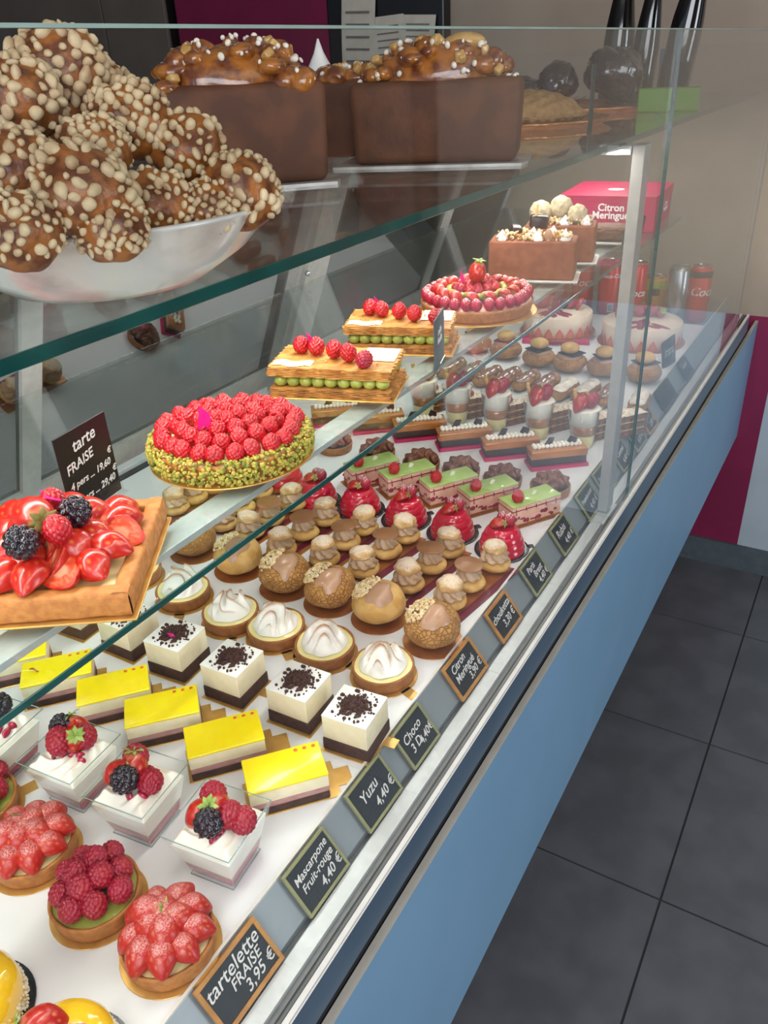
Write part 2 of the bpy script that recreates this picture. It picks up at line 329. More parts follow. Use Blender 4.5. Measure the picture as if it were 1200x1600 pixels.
# staff side furniture against the far wall
t = thing('refrigerator', 'tall black refrigerator with paper notes on its side, standing behind the display case', 'refrigerator', (-1.55, YE - .03, 0))
part('body', MB().box((0, 0, 1.2), (.44, .05, 2.4), bev=.006).mesh('body', M['black'], False), t)
for k, (px, py, w, h, rz) in enumerate(((562, 64, .13, .27, .05), (610, 66, .115, .15, -.04), (655, 60, .12, .13, .06))):
    r = ray(px, py); p = r * ((YE - .058) / r[1]); 
    n = thing('paper_note', ['long curled paper note taped to the black refrigerator, leftmost of three', 'middle paper note on the black refrigerator between a long and a short one', 'rightmost paper note on the black refrigerator behind the loaf cake topping'][k], 'note', (p[0], p[1], CZ + p[2]), 0, 'paper notes on the refrigerator')
    n.rotation_euler = (0, rz, 0)
    part('sheet', MB().grid(lambda u, v: ((u - .5) * w, -.004 - .006 * math.sin(v * 3.3), (v - .5) * h), 4, 8).mesh('sheet', M['paper']), n)
    q = MB()
    for i in range(5): q.box((0, -.013, h * (.3 - i * .13)), (w * .7, .001, h * .025))
    part('print', q.mesh('print', M['ink'], False), n)
solo('wall_panel', MB().box2((-2.45, YE - .05, 0), (-1.772, YE - .001, 2.6)), M['magenta'], 'dark magenta wall panel beside the black refrigerator behind the counter', 'panel')
t = thing('storage_cabinet', 'tall taupe storage cabinet doors at the back, left of the magenta panel', 'cabinet', (-3.4, YE - .04, 0))
part('body', MB().box((0, 0, 1.3), (1.86, .07, 2.6)).mesh('body', M['black'], False), t)
for k, (a, b) in enumerate(((-.93, -.3), (-.294, .60), (.606, .93))):
    part('door', MB().box(((a + b) / 2, -.04, 1.3), (b - a, .018, 2.56), bev=.003).mesh('door', M['taupe'], False), t)
# ------------------------------------------------------------------ display counter
YA, YB = -.7, 2.53
ctr = thing('display_counter', 'long bakery display counter with white deck, aluminium rails and blue front panel', 'display counter', (0, 0, 0))
part('base_cabinet', MB().box2((-1.1, YA, .02), (-.42, YB, .93)).mesh('base_cabinet', M['black'], False), ctr)
part('deck', MB().box2((-1.132, YA, .972), (-.357, 2.24, DK)).box2((-1.132, 2.245, .965), (-.357, YB, .985), mi=1).mesh('deck', [M['deck'], M['strip']], False), ctr)
def yprof(pts, y0=YA, y1=YB):
    n = len(pts); V = [(x, y0, z) for x, z in pts] + [(x, y1, z) for x, z in pts]
    F = [(i, n + i, n + (i + 1) % n, (i + 1) % n) for i in range(n)] + [tuple(range(n)), tuple(reversed(range(n, 2 * n)))]
    return MB().add(V, F)
part('ticket_strip', yprof([(-.357, .9955), (-.3283, .958), (-.3283, .95), (-.357, .95)]).mesh('ticket_strip', M['strip'], False), ctr)
part('strip_lip', yprof([(-.3585, .997), (-.3555, .997), (-.3555, .994), (-.3585, .994)]).mesh('strip_lip', M['cream'], False), ctr)
part('inner_rail', yprof([(-.322, .93), (-.322, .9545), (-.3205, .956), (-.304, .956), (-.3035, .93)]).mesh('inner_rail', M['alu'], False), ctr)
part('groove', yprof([(-.3283, .93), (-.3283, .95), (-.322, .95), (-.322, .93)]).mesh('groove', M['alud'], False), ctr)
mb = yprof([(-.3035, .93), (-.3035, .950), (-.3005, .950), (-.3005, .953), (-.2975, .953), (-.2975, .948), (-.295, .948), (-.295, .93)])
part('glazing_channel', mb.mesh('glazing_channel', M['alud'], False), ctr)
part('outer_lip', yprof([(-.2905, .93), (-.2905, .9565), (-.2860, .9555), (-.2860, .93)]).mesh('outer_lip', M['cream'], False), ctr)
part('lip_trim', yprof([(-.2856, .93), (-.2856, .9535), (-.2843, .9530), (-.2843, .93)]).mesh('lip_trim', M['cream'], False), ctr)
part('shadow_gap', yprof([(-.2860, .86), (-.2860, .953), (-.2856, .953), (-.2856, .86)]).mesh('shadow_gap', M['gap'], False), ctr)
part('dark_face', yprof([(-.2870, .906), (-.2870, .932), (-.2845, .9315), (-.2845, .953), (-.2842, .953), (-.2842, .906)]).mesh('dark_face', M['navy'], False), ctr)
part('front_panel', MB().add(*(lambda m: (np.concatenate(m.V), m.F))(yprof([(-.2838, .505), (-.2838, .894), (-.2747, .894), (-.2747, .505)], YA, 2.689))).mesh('front_panel', [M['blue']], False), ctr, label='blue laminate front panel')
part('panel_edge', yprof([(-.2838, .8942), (-.2838, .8955), (-.2745, .8955), (-.2745, .8942)], YA, 2.689).mesh('panel_edge', M['beige'], False), ctr)
# post under the upper shelf
t = thing('shelf_post', 'square aluminium post and bracket holding the upper glass shelf near the pane joint', 'post', (-.3125, 1.222, .957))
part('upright', MB().box((0, 0, .2925), (.017, .032, .575), bev=.001).mesh('upright', M['postm'], False), t)
part('bracket', MB().box((-.31, 0, .573), (.60, .036, .012), bev=.001).mesh('bracket', M['alu'], False), t)
part('foot', MB().box((0, -.01, -.0005), (.026, .075, .003)).mesh('foot', M['alu'], False), t)
# front panes
def pane(name, label, c, size, mat, emat, R=None, group=None):
    t = thing(name, label, 'glass pane', c, 0, group)
    part('glass_sheet', MB().box((0, 0, 0), size, R=R).mesh('glass_sheet', mat, False), t)
    return t
zt = 1.671
for y0, y1, lab in ((YA, 1.284, 'large clear front glass pane of the display case, nearest one'), (1.287, 2.36, 'far front glass pane of the display case beyond the vertical joint')):
    t = pane('front_glass_pane', lab, (-.2925, (y0 + y1) / 2, (.945 + zt) / 2), (.0045, y1 - y0, zt - .945), M['glass'], None, None, 'front glass panes')
    part('polished_edge', MB().box((0, 0, (zt - .945) / 2 + .0008), (.0046, y1 - y0, .0016)).mesh('polished_edge', M['edgel'], False), t)
    if y0 > 0: part('joint_seal', MB().box((0, -(y1 - y0) / 2 - .0012, 0), (.005, .002, zt - .945)).mesh('joint_seal', M['edge'], False), t)
t = pane('end_glass_pane', 'clear glass end pane closing the far end of the display case behind the cans', (-.64, 2.362, 1.32), (.69, .004, .66), M['glass'], None)
part('polished_edge', MB().box((.346, 0, 0), (.002, .0042, .66)).mesh('polished_edge', M['alud'], False), t)
# shelves
def shelf(name, lab, x0, x1, y0, y1, zt_, th):
    t = thing(name, lab, 'glass shelf', ((x0 + x1) / 2, (y0 + y1) / 2, zt_ - th))
    w, l = x1 - x0, y1 - y0
    part('glass_sheet', MB().box((0, 0, th / 2), (w - .002, l, th)).mesh('glass_sheet', M['shelfglass'], False), t)
    part('polished_edge', MB().box((w / 2, 0, th / 2), (.0016, l, th), bev=.0004, seg=1).mesh('polished_edge', M['edge'], False), t, label='dark green polished front edge')
    return t
shelf('upper_glass_shelf', 'upper glass shelf carrying the loaf cakes and the plate of sugared pastries', -.94, -.331, YA, 2.352, S1, .008)
shelf('lower_glass_shelf', 'lower glass shelf carrying the fruit tarts and the pink box', -1.02, -.471, YA, 2.33, S2, .007)
t = thing('shelf_strip', 'grey strip running under the lower glass shelf', 'rail', (-.556, .8, S2 - .0155))  # opaque grey strip along the underside of the lower shelf
part('profile', MB().box((0, 0, 0), (.034, 3.0, .008), bev=.001).mesh('profile', M['alu'], False), t)
# rear sliding doors, leaning in towards the top
UD = np.array([.4, 0, 1.]) / math.hypot(.4, 1); NRM = np.array([UD[2], 0, -UD[0]]); RT = np.stack([NRM, np.array([0, 1., 0]), UD], 1)
def rear_pt(s, y, off=0): return np.array([-1.152, y, 1.012]) + UD * s + NRM * off
def rbox(mb, y0, y1, s0, s1, th=.02, off=0): mb.box(rear_pt((s0 + s1) / 2, (y0 + y1) / 2, off), (th, y1 - y0, s1 - s0), R=RT); return mb
H_ = .56
for k, (y0, y1) in enumerate(((YA, .70), (.70, 1.37), (1.43, 2.08), (2.08, 2.52))):
    t = thing('rear_sliding_door', ['nearest rear sliding glass door, behind the strawberry tart sign', 'rear sliding glass door behind the raspberry tart, left of the wide frame post', 'rear sliding glass door behind the far mixed tart, right of the wide frame post', 'last rear sliding glass door by the chocolate loaf cakes'][k], 'sliding door', (0, 0, 0), 0, 'rear sliding doors')
    part('frame', rbox(rbox(rbox(rbox(MB(), y0, y1, 0, .058), y0, y1, H_ - .03, H_), y0, y0 + .018, .058, H_ - .03), y1 - .018, y1, .058, H_ - .03).mesh('frame', M['postm'], False), t)
    part('glass_sheet', rbox(MB(), y0 + .018, y1 - .018, .058, H_ - .03, .005).mesh('glass_sheet', M['rearglass'], False), t)
t = thing('rear_frame_post', 'wide aluminium frame post between the rear sliding doors', 'post', (0, 0, 0))
part('upright', rbox(rbox(MB(), 1.345, 1.455, -.012, H_, .03, .012), 1.36, 1.375, 0, H_, .012, .03).mesh('upright', M['postm'], False), t)
part('screw_cap', MB().blob(rear_pt(.3, 1.36, .038), (.006, .006, .006), 2).mesh('screw_cap', M['cansil']), t)
t = thing('rear_track', 'aluminium bottom track of the rear sliding doors', 'rail', (0, 0, 0))
part('profile', MB().box2((-1.175, YA, .985), (-1.134, YB, 1.004)).box2((-1.146, YA, 1.004), (-1.138, YB, 1.014)).mesh('profile', M['alu'], False), t)
part('dark_gap', MB().box2((-1.134, YA, .988), (-1.118, YB, .9975)).mesh('dark_gap', M['black'], False), t)  # black strip painted in for the dark gap behind the deck
# worktop on the staff side
t = thing('back_worktop', 'pale grey staff worktop seen through the rear glass doors', 'worktop', (0, 0, 0))
part('slab', MB().box2((-2.0, YA, 1.03), (-1.25, 2.60, 1.07)).mesh('slab', M['worktop'], False), t)
part('cupboard', MB().box2((-1.98, YA, 0.0), (-1.28, 2.58, 1.03)).mesh('cupboard', M['taupe'], False), t)
# ------------------------------------------------------------------ berries (shared meshes, unit: metres)
def berry_mesh(name, mat, r=.0105, h=.0122, nd=96, hr=.205, amp=.15, sub=5, hollow=False, seed=0):
    V, F = ico(sub); D = fib(nd); D = D + np.random.RandomState(seed).normal(size=D.shape) * .03; D /= np.linalg.norm(D, axis=1)[:, None]
    d = np.sqrt(np.maximum(0, 2 - 2 * (V @ D.T).max(axis=1)))
    b = np.sqrt(np.maximum(0, 1 - (d / hr) ** 2)); rad = 1 - amp + amp * b
    z = V[:, 2]; tap = np.where(z > 0, 1 - .28 * z ** 2, 1 - .05 * z ** 2)
    P = V * rad[:, None]; P[:, 0] *= r * tap; P[:, 1] *= r * tap; P[:, 2] *= h
    if hollow:
        k = np.hypot(V[:, 0], V[:, 1]); m = (z < 0) & (k < .42); P[m, 2] = P[m, 2] + (1 - (k[m] / .42) ** 2) * h * 1.2
    P[:, 2] += h * .9
    return MB().add(P, F).mesh(name, mat)
RASP = berry_mesh('raspberry', M['rasp']); RASPB = berry_mesh('raspberry', M['raspb'], seed=3); RASPS = berry_mesh('raspberry', M['rasps'], seed=5)
RASPH = berry_mesh('raspberry', M['raspb'], hollow=True, seed=8); RASPHD = berry_mesh('raspberry', M['rasp'], hollow=True, seed=9)
BLACK = berry_mesh('blackberry', M['black_b'], r=.0112, h=.0125, nd=52, hr=.29, amp=.26, sub=5)
RLOW = berry_mesh('raspberry', M['rasp'], sub=4, nd=70, hr=.245, amp=.16); RLOWS = berry_mesh('raspberry', M['rasps'], sub=4, nd=70, hr=.245, amp=.16); RLOWH = berry_mesh('raspberry', M['raspb'], sub=4, nd=70, hr=.245, amp=.16, hollow=True)
BLOW = berry_mesh('blackberry', M['black_b'], r=.0112, h=.0125, nd=48, hr=.30, amp=.26, sub=4)
def straw_mesh(mat, cut=False, sub=4, r=.0125, h=.017, seed=0, name='strawberry'):
    V, F = ico(sub); z = V[:, 2]
    prof = np.where(z > 0, 1 - .12 * z ** 2, 1 - .42 * (-z) ** 1.5)     # tip points down (-z)
    S = fib(70); d = np.sqrt(np.maximum(0, 2 - 2 * (V @ S.T).max(axis=1)))
    dim = np.exp(-(d / .055) ** 2); rad = 1 - .05 * dim + .02 * sn(V, 3, seed)
    P = V * rad[:, None]; P[:, 0] *= r * prof; P[:, 1] *= r * prof; P[:, 2] *= h
    base_c = np.array([.42, .008, .005]); C = np.tile(base_c, (len(V), 1)); C += (.10 * (z > .75))[:, None] * np.array([1, 1.2, .6])
    C = C * (1 - dim[:, None] * .5) + dim[:, None] * .5 * np.array([.65, .35, .06])
    if cut:
        m = V[:, 0] < 0; P[m, 0] = -.0002; q = np.hypot(P[:, 1] / r, P[:, 2] / h)
        c2 = np.where((q < .35)[:, None], np.array([.75, .34, .20]), np.array([.62, .06, .02])); rays = (np.abs(np.sin(np.arctan2(P[:, 2], P[:, 1]) * 9)) > .8)
        c2 = np.where((rays & (q > .35) & (q < .75))[:, None], np.array([.70, .16, .08]), c2); c2 = np.where((q > .85)[:, None], np.array([.55, .02, .01]), c2)
        C[m] = c2[m]
    return MB().add(P, F, 0, np.concatenate([C, np.ones((len(C), 1))], 1)).mesh(name, mat)
STR = straw_mesh(M['straw']); STRS = straw_mesh(M['straws'], seed=2); STRH = straw_mesh(M['straw'], True, name='strawberry_half'); STRHS = straw_mesh(M['straws'], True, seed=4, name='strawberry_half')
SLOW = straw_mesh(M['straw'], sub=3); SHLOW = straw_mesh(M['straw'], True, sub=3, name='strawberry_half'); SHLOWS = straw_mesh(M['straws'], True, sub=3, name='strawberry_half')
def calyx_mesh(mat):
    mb = MB()
    for k in range(8):
        a = k * PI / 4 + .2 * math.sin(k * 5); L = .0075 + .0022 * math.sin(k * 3.1)
        def f(u, v, a=a, L=L):
            w = .0019 * math.sin(PI * min(1, v * .9 + .12)); x = L * v; y = (u - .5) * 2 * w; z = .0016 * math.sin(v * 2.6) + .0012 * v * (1 if k % 2 else -.3) + .0006 * (1 - abs(u - .5) * 2)
            return (x * math.cos(a) - y * math.sin(a), x * math.sin(a) + y * math.cos(a), z)
        mb.grid(f, 2, 5)
    mb.tube([(0, 0, 0), (.0004, 0, .002), (.001, 0, .004)], .0006, 5)
    return mb.mesh('calyx', mat)
CAL = calyx_mesh(M['leaf']); CALD = calyx_mesh(M['leafd'])
def put(name, me, parent, x, y, z, rx=None, ry=None, rz=None, sc=1):
    rx = rnd.uniform(-.25, .25) if rx is None else rx; ry = rnd.uniform(-.25, .25) if ry is None else ry; rz = rnd.uniform(0, 6.28) if rz is None else rz
    return part(name, me, parent, (x, y, z), (rx, ry, rz), sc)
def rasp(parent, x, y, z, me=None, **k): return put('raspberry', me or RASP, parent, x, y, z, **k)
def straw_whole(parent, x, y, z, rx, ry, rz, me=None, sc=1, cal=None):
    o = put('strawberry', me or STR, parent, x, y, z, rx, ry, rz, sc); part('calyx', cal or CAL, o, (0, 0, .0158), (0, 0, 0), 1.25); return o
def disc_board(r, mat, th=.0012, z=0, tabdir=None):
    mb = MB().lathe([(r, z), (r + .0004, z + th * .5), (r, z + th)], 40)
    if tabdir is not None: mb.box((math.cos(tabdir) * (r + .005), math.sin(tabdir) * (r + .005), z + th / 2), (.018, .014, th), rz=tabdir)
    return mb.mesh('gold_board', mat, False)
def shell_mesh(r, h, mat, wob=.012, seed=0, th=.0035, slope=.94):
    ph = seed * 1.7
    w = lambda a, z, t: 1 + wob * math.sin(5 * a + ph) * .5 + wob * .5 * math.sin(11 * a + z * 300 + ph)
    return MB().lathe([(r * slope * .9, 0), (r * slope, .0006), (r * (slope + .02), h * .2), (r, h * .8), (r, h - .0008), (r - th * .4, h), (r - th, h - .0012), (r - th - .0005, h * .5), (0.0005, h * .45)], 56, wob=w).mesh('pastry_shell', mat)
def filling(name, r, z, dome, mat, amp=.0006, z0=None, seed=0):
    def f(u, v):
        a = 2 * PI * u; q = r * v; return (q * math.cos(a), q * math.sin(a), z + dome * (1 - v ** 2) + amp * math.sin(5 * a + seed) * v * math.sin(q * 300 + seed))
    mb = MB().grid(f, 36, 10, closeu=True); mb.lathe([(r, z0 if z0 is not None else z - .004), (r, z)], 36, cap=False)
    return mb.mesh(name, mat)
def crumbs(n, fn, r0, r1, mat, name, seed=1, sub=1, squash=1, cols=None):
    mb = MB(); q = random.Random(seed)
    for i in range(n):
        p = fn(q); r = q.uniform(r0, r1)
        mb.blob(p, (r * q.uniform(.7, 1.3), r * q.uniform(.7, 1.3), r * q.uniform(.6, 1.1) * squash), sub, R=rotm(q.random() * 6, q.random() * 6, q.random() * 6), col=(lin(q.choice(cols)) if cols else None))
    return mb.mesh(name, mat, sub > 1)
# ------------------------------------------------------------------ 1. strawberry and raspberry tartlets (front)
def straw_tartlet(label, loc, rz, seed):
    t = thing('strawberry_tartlet', label, 'tartlet', loc, rz, 'fruit tartlets'); q = random.Random(seed)
    part('gold_board', disc_board(.0435, M['gold'], tabdir=2.4), t)
    part('pastry_shell', shell_mesh(.0405, .020, M['crust'], seed=seed), t, (0, 0, .0012)); part('custard', filling('custard', .0375, .019, .003, M['custard']), t)
    for k in range(9):
        a = k * 2 * PI / 9 + .2; me = (STRS, STRHS, STRS)[k % 3]
        o = put('strawberry_half', STRHS if k % 3 else STRS, t, .027 * math.cos(a), .027 * math.sin(a), .030 + q.uniform(-.001, .002), .9 + q.uniform(-.3, .3), q.uniform(-.2, .2), a + PI / 2 + q.uniform(-.3, .3), q.uniform(.92, 1.08))
        o.rotation_euler = (0, -PI / 2 + q.uniform(.1, .6), a + q.uniform(-.4, .4))
    for k in range(4):
        a = k * PI / 2 + .5; o = put('strawberry_half', STRHS if k else STRS, t, .011 * math.cos(a), .011 * math.sin(a), .038, q.uniform(-.3, .3), -PI / 2 + q.uniform(-.2, .6), a, q.uniform(.95, 1.1))
    straw_whole(t, -.018, .004, .041, .2, -1.3, 2.6 + .4 * seed, STRS, 1.05)
    return t
straw_tartlet('round strawberry tartlet dusted with sugar, nearest the wooden tartelette sign', base(247, 1561, DK, .0425), .3, 1)
straw_tartlet('strawberry tartlet at the left picture edge, behind the raspberry tartlet', base(28, 1399, DK, .0425), 1.3, 2)
def rasp_tartlet(label, loc, rz):
    t = thing('raspberry_tartlet', label, 'tartlet', loc, rz, 'fruit tartlets')
    part('gold_board', disc_board(.0435, M['gold'], tabdir=-.3), t); part('pastry_shell', shell_mesh(.0405, .020, M['crust'], seed=4), t, (0, 0, .0012)); part('pistachio_cream', filling('pistachio_cream', .0375, .019, .004, M['pist']), t)
    for k in range(8): a = k * PI / 4; rasp(t, .0275 * math.cos(a), .0275 * math.sin(a), .020, sc=1.12)
    for k in range(4): a = k * PI / 2 + .4; rasp(t, .0125 * math.cos(a), .0125 * math.sin(a), .031, sc=1.15)
    return t
r1 = rasp_tartlet('raspberry tartlet between the two strawberry tartlets on the white deck', base(130, 1483, DK, .0425), .2)
dup(r1, base(-62, 1325, DK, .0425), 1.5, 'raspberry tartlet cut by the left picture edge, only its top berries showing')
# yellow mango domes at the bottom left
def mango(label, loc, rz, fruit):
    t = thing('mango_dome', label, 'dome cake', loc, rz, 'glossy yellow dome cakes')
    part('cake_board', disc_board(.044, M['blacktray'], .0025), t)
    pr = [(.037, .002), (.038, .006), (.0375, .022), (.036, .032), (.031, .041), (.022, .046), (.010, .0475), (.0006, .048)]
    part('glazed_dome', MB().lathe(pr, 48).mesh('glazed_dome', M['yellowg']), t)
    part('coconut_ring', crumbs(420, lambda q: (lambda a, z: ((.0385 - z * .05) * math.cos(a), (.0385 - z * .05) * math.sin(a), .003 + z))(q.random() * 6.28, q.random() ** 1.4 * .014), .0007, .0018, M['coco'], 'coconut_ring'), t)
    if fruit:
        o = straw_whole(t, -.014, .004, .050, .1, -1.2, .4, STR, 1.1); put('strawberry_half', STRH, t, -.006, -.012, .052, 0, -1.0, 2.2)
        part('magenta_chip', MB().box((.012, .004, .050), (.013, .011, .0008), R=rotm(.2, .3, .4)).mesh('magenta_chip', M['magp'], False), t)
    return t
mango('glossy yellow dome cake with coconut on a black board, cut by the left picture edge', at(-32, 1583, DK), .5, False)
mango('glossy yellow dome cake topped with strawberry, cut by the bottom picture edge', at(106, 1650, DK + .02) * (1, 1, 0) + (0, 0, DK), .3, True)
# ------------------------------------------------------------------ 2. square glass cups
HT, HB, VH = .0362, .0238, .060
def verrine_parts(t, seed):
    q = random.Random(seed); th = .0013
    hw = lambda z: HB + (HT - HB) * z / VH
    mb = MB()
    o0, o1 = HB, HT; i0, i1 = HB - th, HT - th
    V = []
    for h, z in ((o0, 0), (o1, VH), (i1, VH), (i0, .004)): V += [(-h, -h, z), (h, -h, z), (h, h, z), (-h, h, z)]
    F = [(0, 3, 2, 1), (12, 13, 14, 15)]
    for j in range(3):
        for i in range(4): F.append((j * 4 + i, j * 4 + (i + 1) % 4, (j + 1) * 4 + (i + 1) % 4, (j + 1) * 4 + i))
    g = part('plastic_cup', MB().add(V, F).mesh('plastic_cup', M['cupglass'], False), t)
    rim = MB()
    for i in range(4):
        a = V[4 + i]; b = V[4 + (i + 1) % 4]; rim.tube([a, b], .00055, 5)
    rim2 = MB()
    for i in range(4): rim2.tube([V[i], V[(i + 1) % 4]], .0005, 5)
    part('rim', rim.mesh('rim', M['edgel']), g); part('base_edge', rim2.mesh('base_edge', M['edgel']), g)
    def fr(z0, z1, name, mat, k=0):
        a, b = hw(z0) - th - .0004, hw(z1) - th - .0004
        sq = lambda h: [(-h, -h), (h, -h), (h, h), (-h, h)]
        part(name, MB().prism(sq(a), z0, z1, pts1=sq(b)).mesh(name, mat, False), t)
    fr(.0045, .013, 'red_layer', M['coulis']); fr(.0132, .019, 'pink_layer', M['pinkm']); fr(.0192, .046, 'cream_layer', M['white'])
    s = hw(.046) - th - .001
    def f(u, v):
        x = (u * 2 - 1); y = (v * 2 - 1); e = max(abs(x), abs(y)); a = math.atan2(y, x) + 2.2 * math.hypot(x, y)
        z = .046 + .017 * (1 - e ** 4) * (.85 + .15 * math.cos(7 * a + seed)) - .004 * math.exp(-(x * x + y * y) * 3)
        k = 1 + .05 * (1 - e) + (z - .046) * 3 * (e > .95) * 0; return (x * s * k, y * s * k, z)
    part('whipped_cream', MB().grid(f, 40, 40).mesh('whipped_cream', M['white']), t)
    part('coulis', crumbs(22, lambda q: (lambda a, r: (r * math.cos(a) + .003, r * math.sin(a), .0600 - r * .15))(q.random() * 6.28, .006 + q.random() * .015), .003, .0065, M['coulis'], 'coulis', seed, 2, .5), t)
def verrine(label, loc, rz, seed, fruits):
    t = thing('berry_cream_cup', label, 'dessert cup', loc, rz, 'square cups of cream and berries'); verrine_parts(t, seed)
    for f in fruits:
        k, x, y, z = f[:4]; x *= .001; y *= .001; z = .060 + z * .001
        if k == 'r': rasp(t, x, y, z, RASPHD if len(f) > 4 else RASP, rx=(1.5 if len(f) > 4 else None), ry=(.2 if len(f) > 4 else None), rz=(f[4] if len(f) > 4 else None), sc=1.25)
        if k == 'b': put('blackberry', BLACK, t, x, y, z, sc=1.28)
        if k == 's': straw_whole(t, x, y, z + .006, f[4], f[5], f[6], STR, 1.12)
        if k == 'h': o = put('strawberry_half', STRH, t, x, y, z + .008, f[4], f[5], f[6], 1.12); part('calyx', CAL, o, (.002, 0, .0155))
    return t
def vbase(fp, rz=0.0):     # nearest base corner shown at fp
    p = at(fp[0], fp[1], DK); c, s = math.cos(rz), math.sin(rz); h = HB
    return p + np.array([-(c * h - s * -h), -(s * h + c * -h), 0])
VR = .12
FR1 = [('b', 2, -15, -1), ('h', -11, -7, 0, 0, -.9, 3.6), ('s', -2, 4, 3, .4, -.5, 1.0), ('r', -10, 12, 1), ('r', 13, 0, -3), ('r', 16, 12, 4, 0.9)]
FR2 = [('b', 1, -13, 0), ('h', -14, -6, 0, 0, -1.1, 3.4), ('s', -3, 3, 3, -.3, .3, 1.0), ('r', 8, 8, 4, .9), ('r', -6, 15, 1)]
FR3 = [('r', -10, -3, 0), ('r', -1, -10, 1), ('b', -12, 10, 1), ('s', 3, 5, 3, .7, .2, 1.0), ('s', 0, 15, 2, -.5, .4, 1.8), ('r', 14, 10, -3)]
verrine('square cream cup with blackberry and berries, next to the mascarpone sign', vbase((365, 1391), VR), VR, 1, FR1)
verrine('second square cream cup from the mascarpone sign, hollow raspberry and blackberry on top', vbase((237, 1324), VR), VR, 2, FR2)
verrine('third square cream cup from the mascarpone sign, two raspberries and two strawberries on top', vbase((132, 1270), VR), VR - .03, 3, FR3)
t = verrine('square cream cup at the left picture edge with a magenta chip in its cream', vbase((11, 1226), VR), VR, 4, [('b', 2, 12, 1), ('h', -10, 2, 0, 0, -1.2, 2.4), ('h', -4, -12, -1, 0, -1.4, 3.6), ('r', -14, 12, 0)])
part('magenta_chip', MB().lathe([(.009, 0), (.009, .0008)], 16).mesh('magenta_chip', M['magp'], False), t, (.011, -.008, .0635), (.3, .2, 0))
# ------------------------------------------------------------------ 3. yuzu slices
def yuzu():
    t = thing('yuzu_slice', 'x', 'cake slice', (0, 0, 0), 0, 'yellow glazed yuzu slices')
    part('gold_board', MB().box((.004, 0, .0006), (.096, .050, .0012), bev=.0005, seg=1).box((.058, .0, .0006), (.02, .024, .0012)).mesh('gold_board', M['gold'], False), t)
    L, Wd = .081, .047
    part('chocolate_base', MB().box((0, 0, .0055), (L, Wd, .0085), bev=.0012).box((0, 0, .0102), (L * .995, Wd * .99, .0018), mi=1).mesh('chocolate_base', [M['sponge'], M['choice']]), t)
    part('pink_mousse', MB().box((0, 0, .0145), (L, Wd, .007), bev=.0008).mesh('pink_mousse', M['pinkm']), t)
    part('cream_mousse', MB().box((0, 0, .0255), (L, Wd, .0155), bev=.0008).mesh('cream_mousse', M['ivory']), t)
    part('yellow_glaze', MB().box((0, 0, .0345), (L + .001, Wd + .001, .0035), bev=.0015, seg=3).mesh('yellow_glaze', M['yellow']), t)
    mb = MB()
    for i in range(3): mb.blob((L / 2 - .006 - .0095 * i, Wd / 2 - .0055, .0364), (.0022, .0022, .0007), 2)
    part('red_dots', mb.mesh('red_dots', pm('red_dot', 'e0601c', .3, 'd85414', 50, coat=1)), t)
    return t
Y = yuzu(); YZ = math.radians(48)
ylab = ['yellow yuzu slice nearest the yuzu sign, gold board tab showing', 'second yellow yuzu slice from the yuzu sign', 'third yellow yuzu slice, behind the second berry cup', 'fourth yellow yuzu slice, under the end of the glass shelf edge', 'fifth yellow yuzu slice with an orange peel strip, crossed by the shelf edge', 'yellow yuzu slice at the left picture edge, farthest from its sign']
for k, (px, py) in enumerate(((444, 1198), (349, 1145), (252, 1102), (176, 1069), (88, 1043), (18, 1017))):
    p = at(px, py, DK + .036); p[2] = DK
    if k == 0: Y.location = p; Y.rotation_euler = (0, 0, YZ); Y['label'] = ylab[0]; o = Y
    else: o = dup(Y, p, YZ + rnd.uniform(-.03, .03), ylab[k])
    if k == 4: part('peel_strip', MB().tube([(-.030, .008, .037), (-.026, .002, .041), (-.020, -.004, .039)], .0013, 6, flat=.5).mesh('peel_strip', M['orangep']), o)
# ------------------------------------------------------------------ 4. white cubes with chocolate crumbs
def cube3():
    t = thing('chocolate_cube', 'x', 'cube cake', (0, 0, 0), 0, 'white cube cakes with chocolate crumbs')
    part('gold_board', MB().box((0, 0, .0006), (.061, .061, .0012), bev=.0005, seg=1).box((.036, .010, .0006), (.016, .014, .0012)).mesh('gold_board', M['gold'], False), t)
    mb = MB().box((0, 0, .0100), (.0560, .0550, .0175), bev=.002); V = mb.V[0]; mb.V[0] = V + .0011 * np.stack([sn(V * 1, 500, 1), sn(V, 480, 2), V[:, 2] * 0], 1)
    part('brownie_base', mb.mesh('brownie_base', M['sponge']), t)
    part('cream_body', MB().box((0, 0, .0335), (.054, .053, .031), bev=.0009).mesh('cream_body', M['ivory']), t)
    part('white_top', MB().box((0, 0, .0495), (.0545, .0535, .0016), bev=.0007).mesh('white_top', M['icing']), t)
    def f(q):
        a = q.random() * 6.28; r = min(.025, abs(q.gauss(0, .0095)) + q.random() * .003); return (r * math.cos(a), r * math.sin(a), .0507 + max(0, .007 - r * .34) * q.random())
    part('chocolate_crumbs', crumbs(520, f, .0009, .0027, M['crumb'], 'chocolate_crumbs', 3), t)
    return t
C3 = cube3(); clab = ['white cube cake with chocolate crumbs nearest the choco sign', 'second white cube cake from the choco sign', 'third white cube cake from the choco sign, below a meringue tart', 'white cube cake with a small pink chip in its crumbs', 'white cube cake half hidden by the corner of the square strawberry tart', 'white cube cake whose top hides behind the square strawberry tart board']
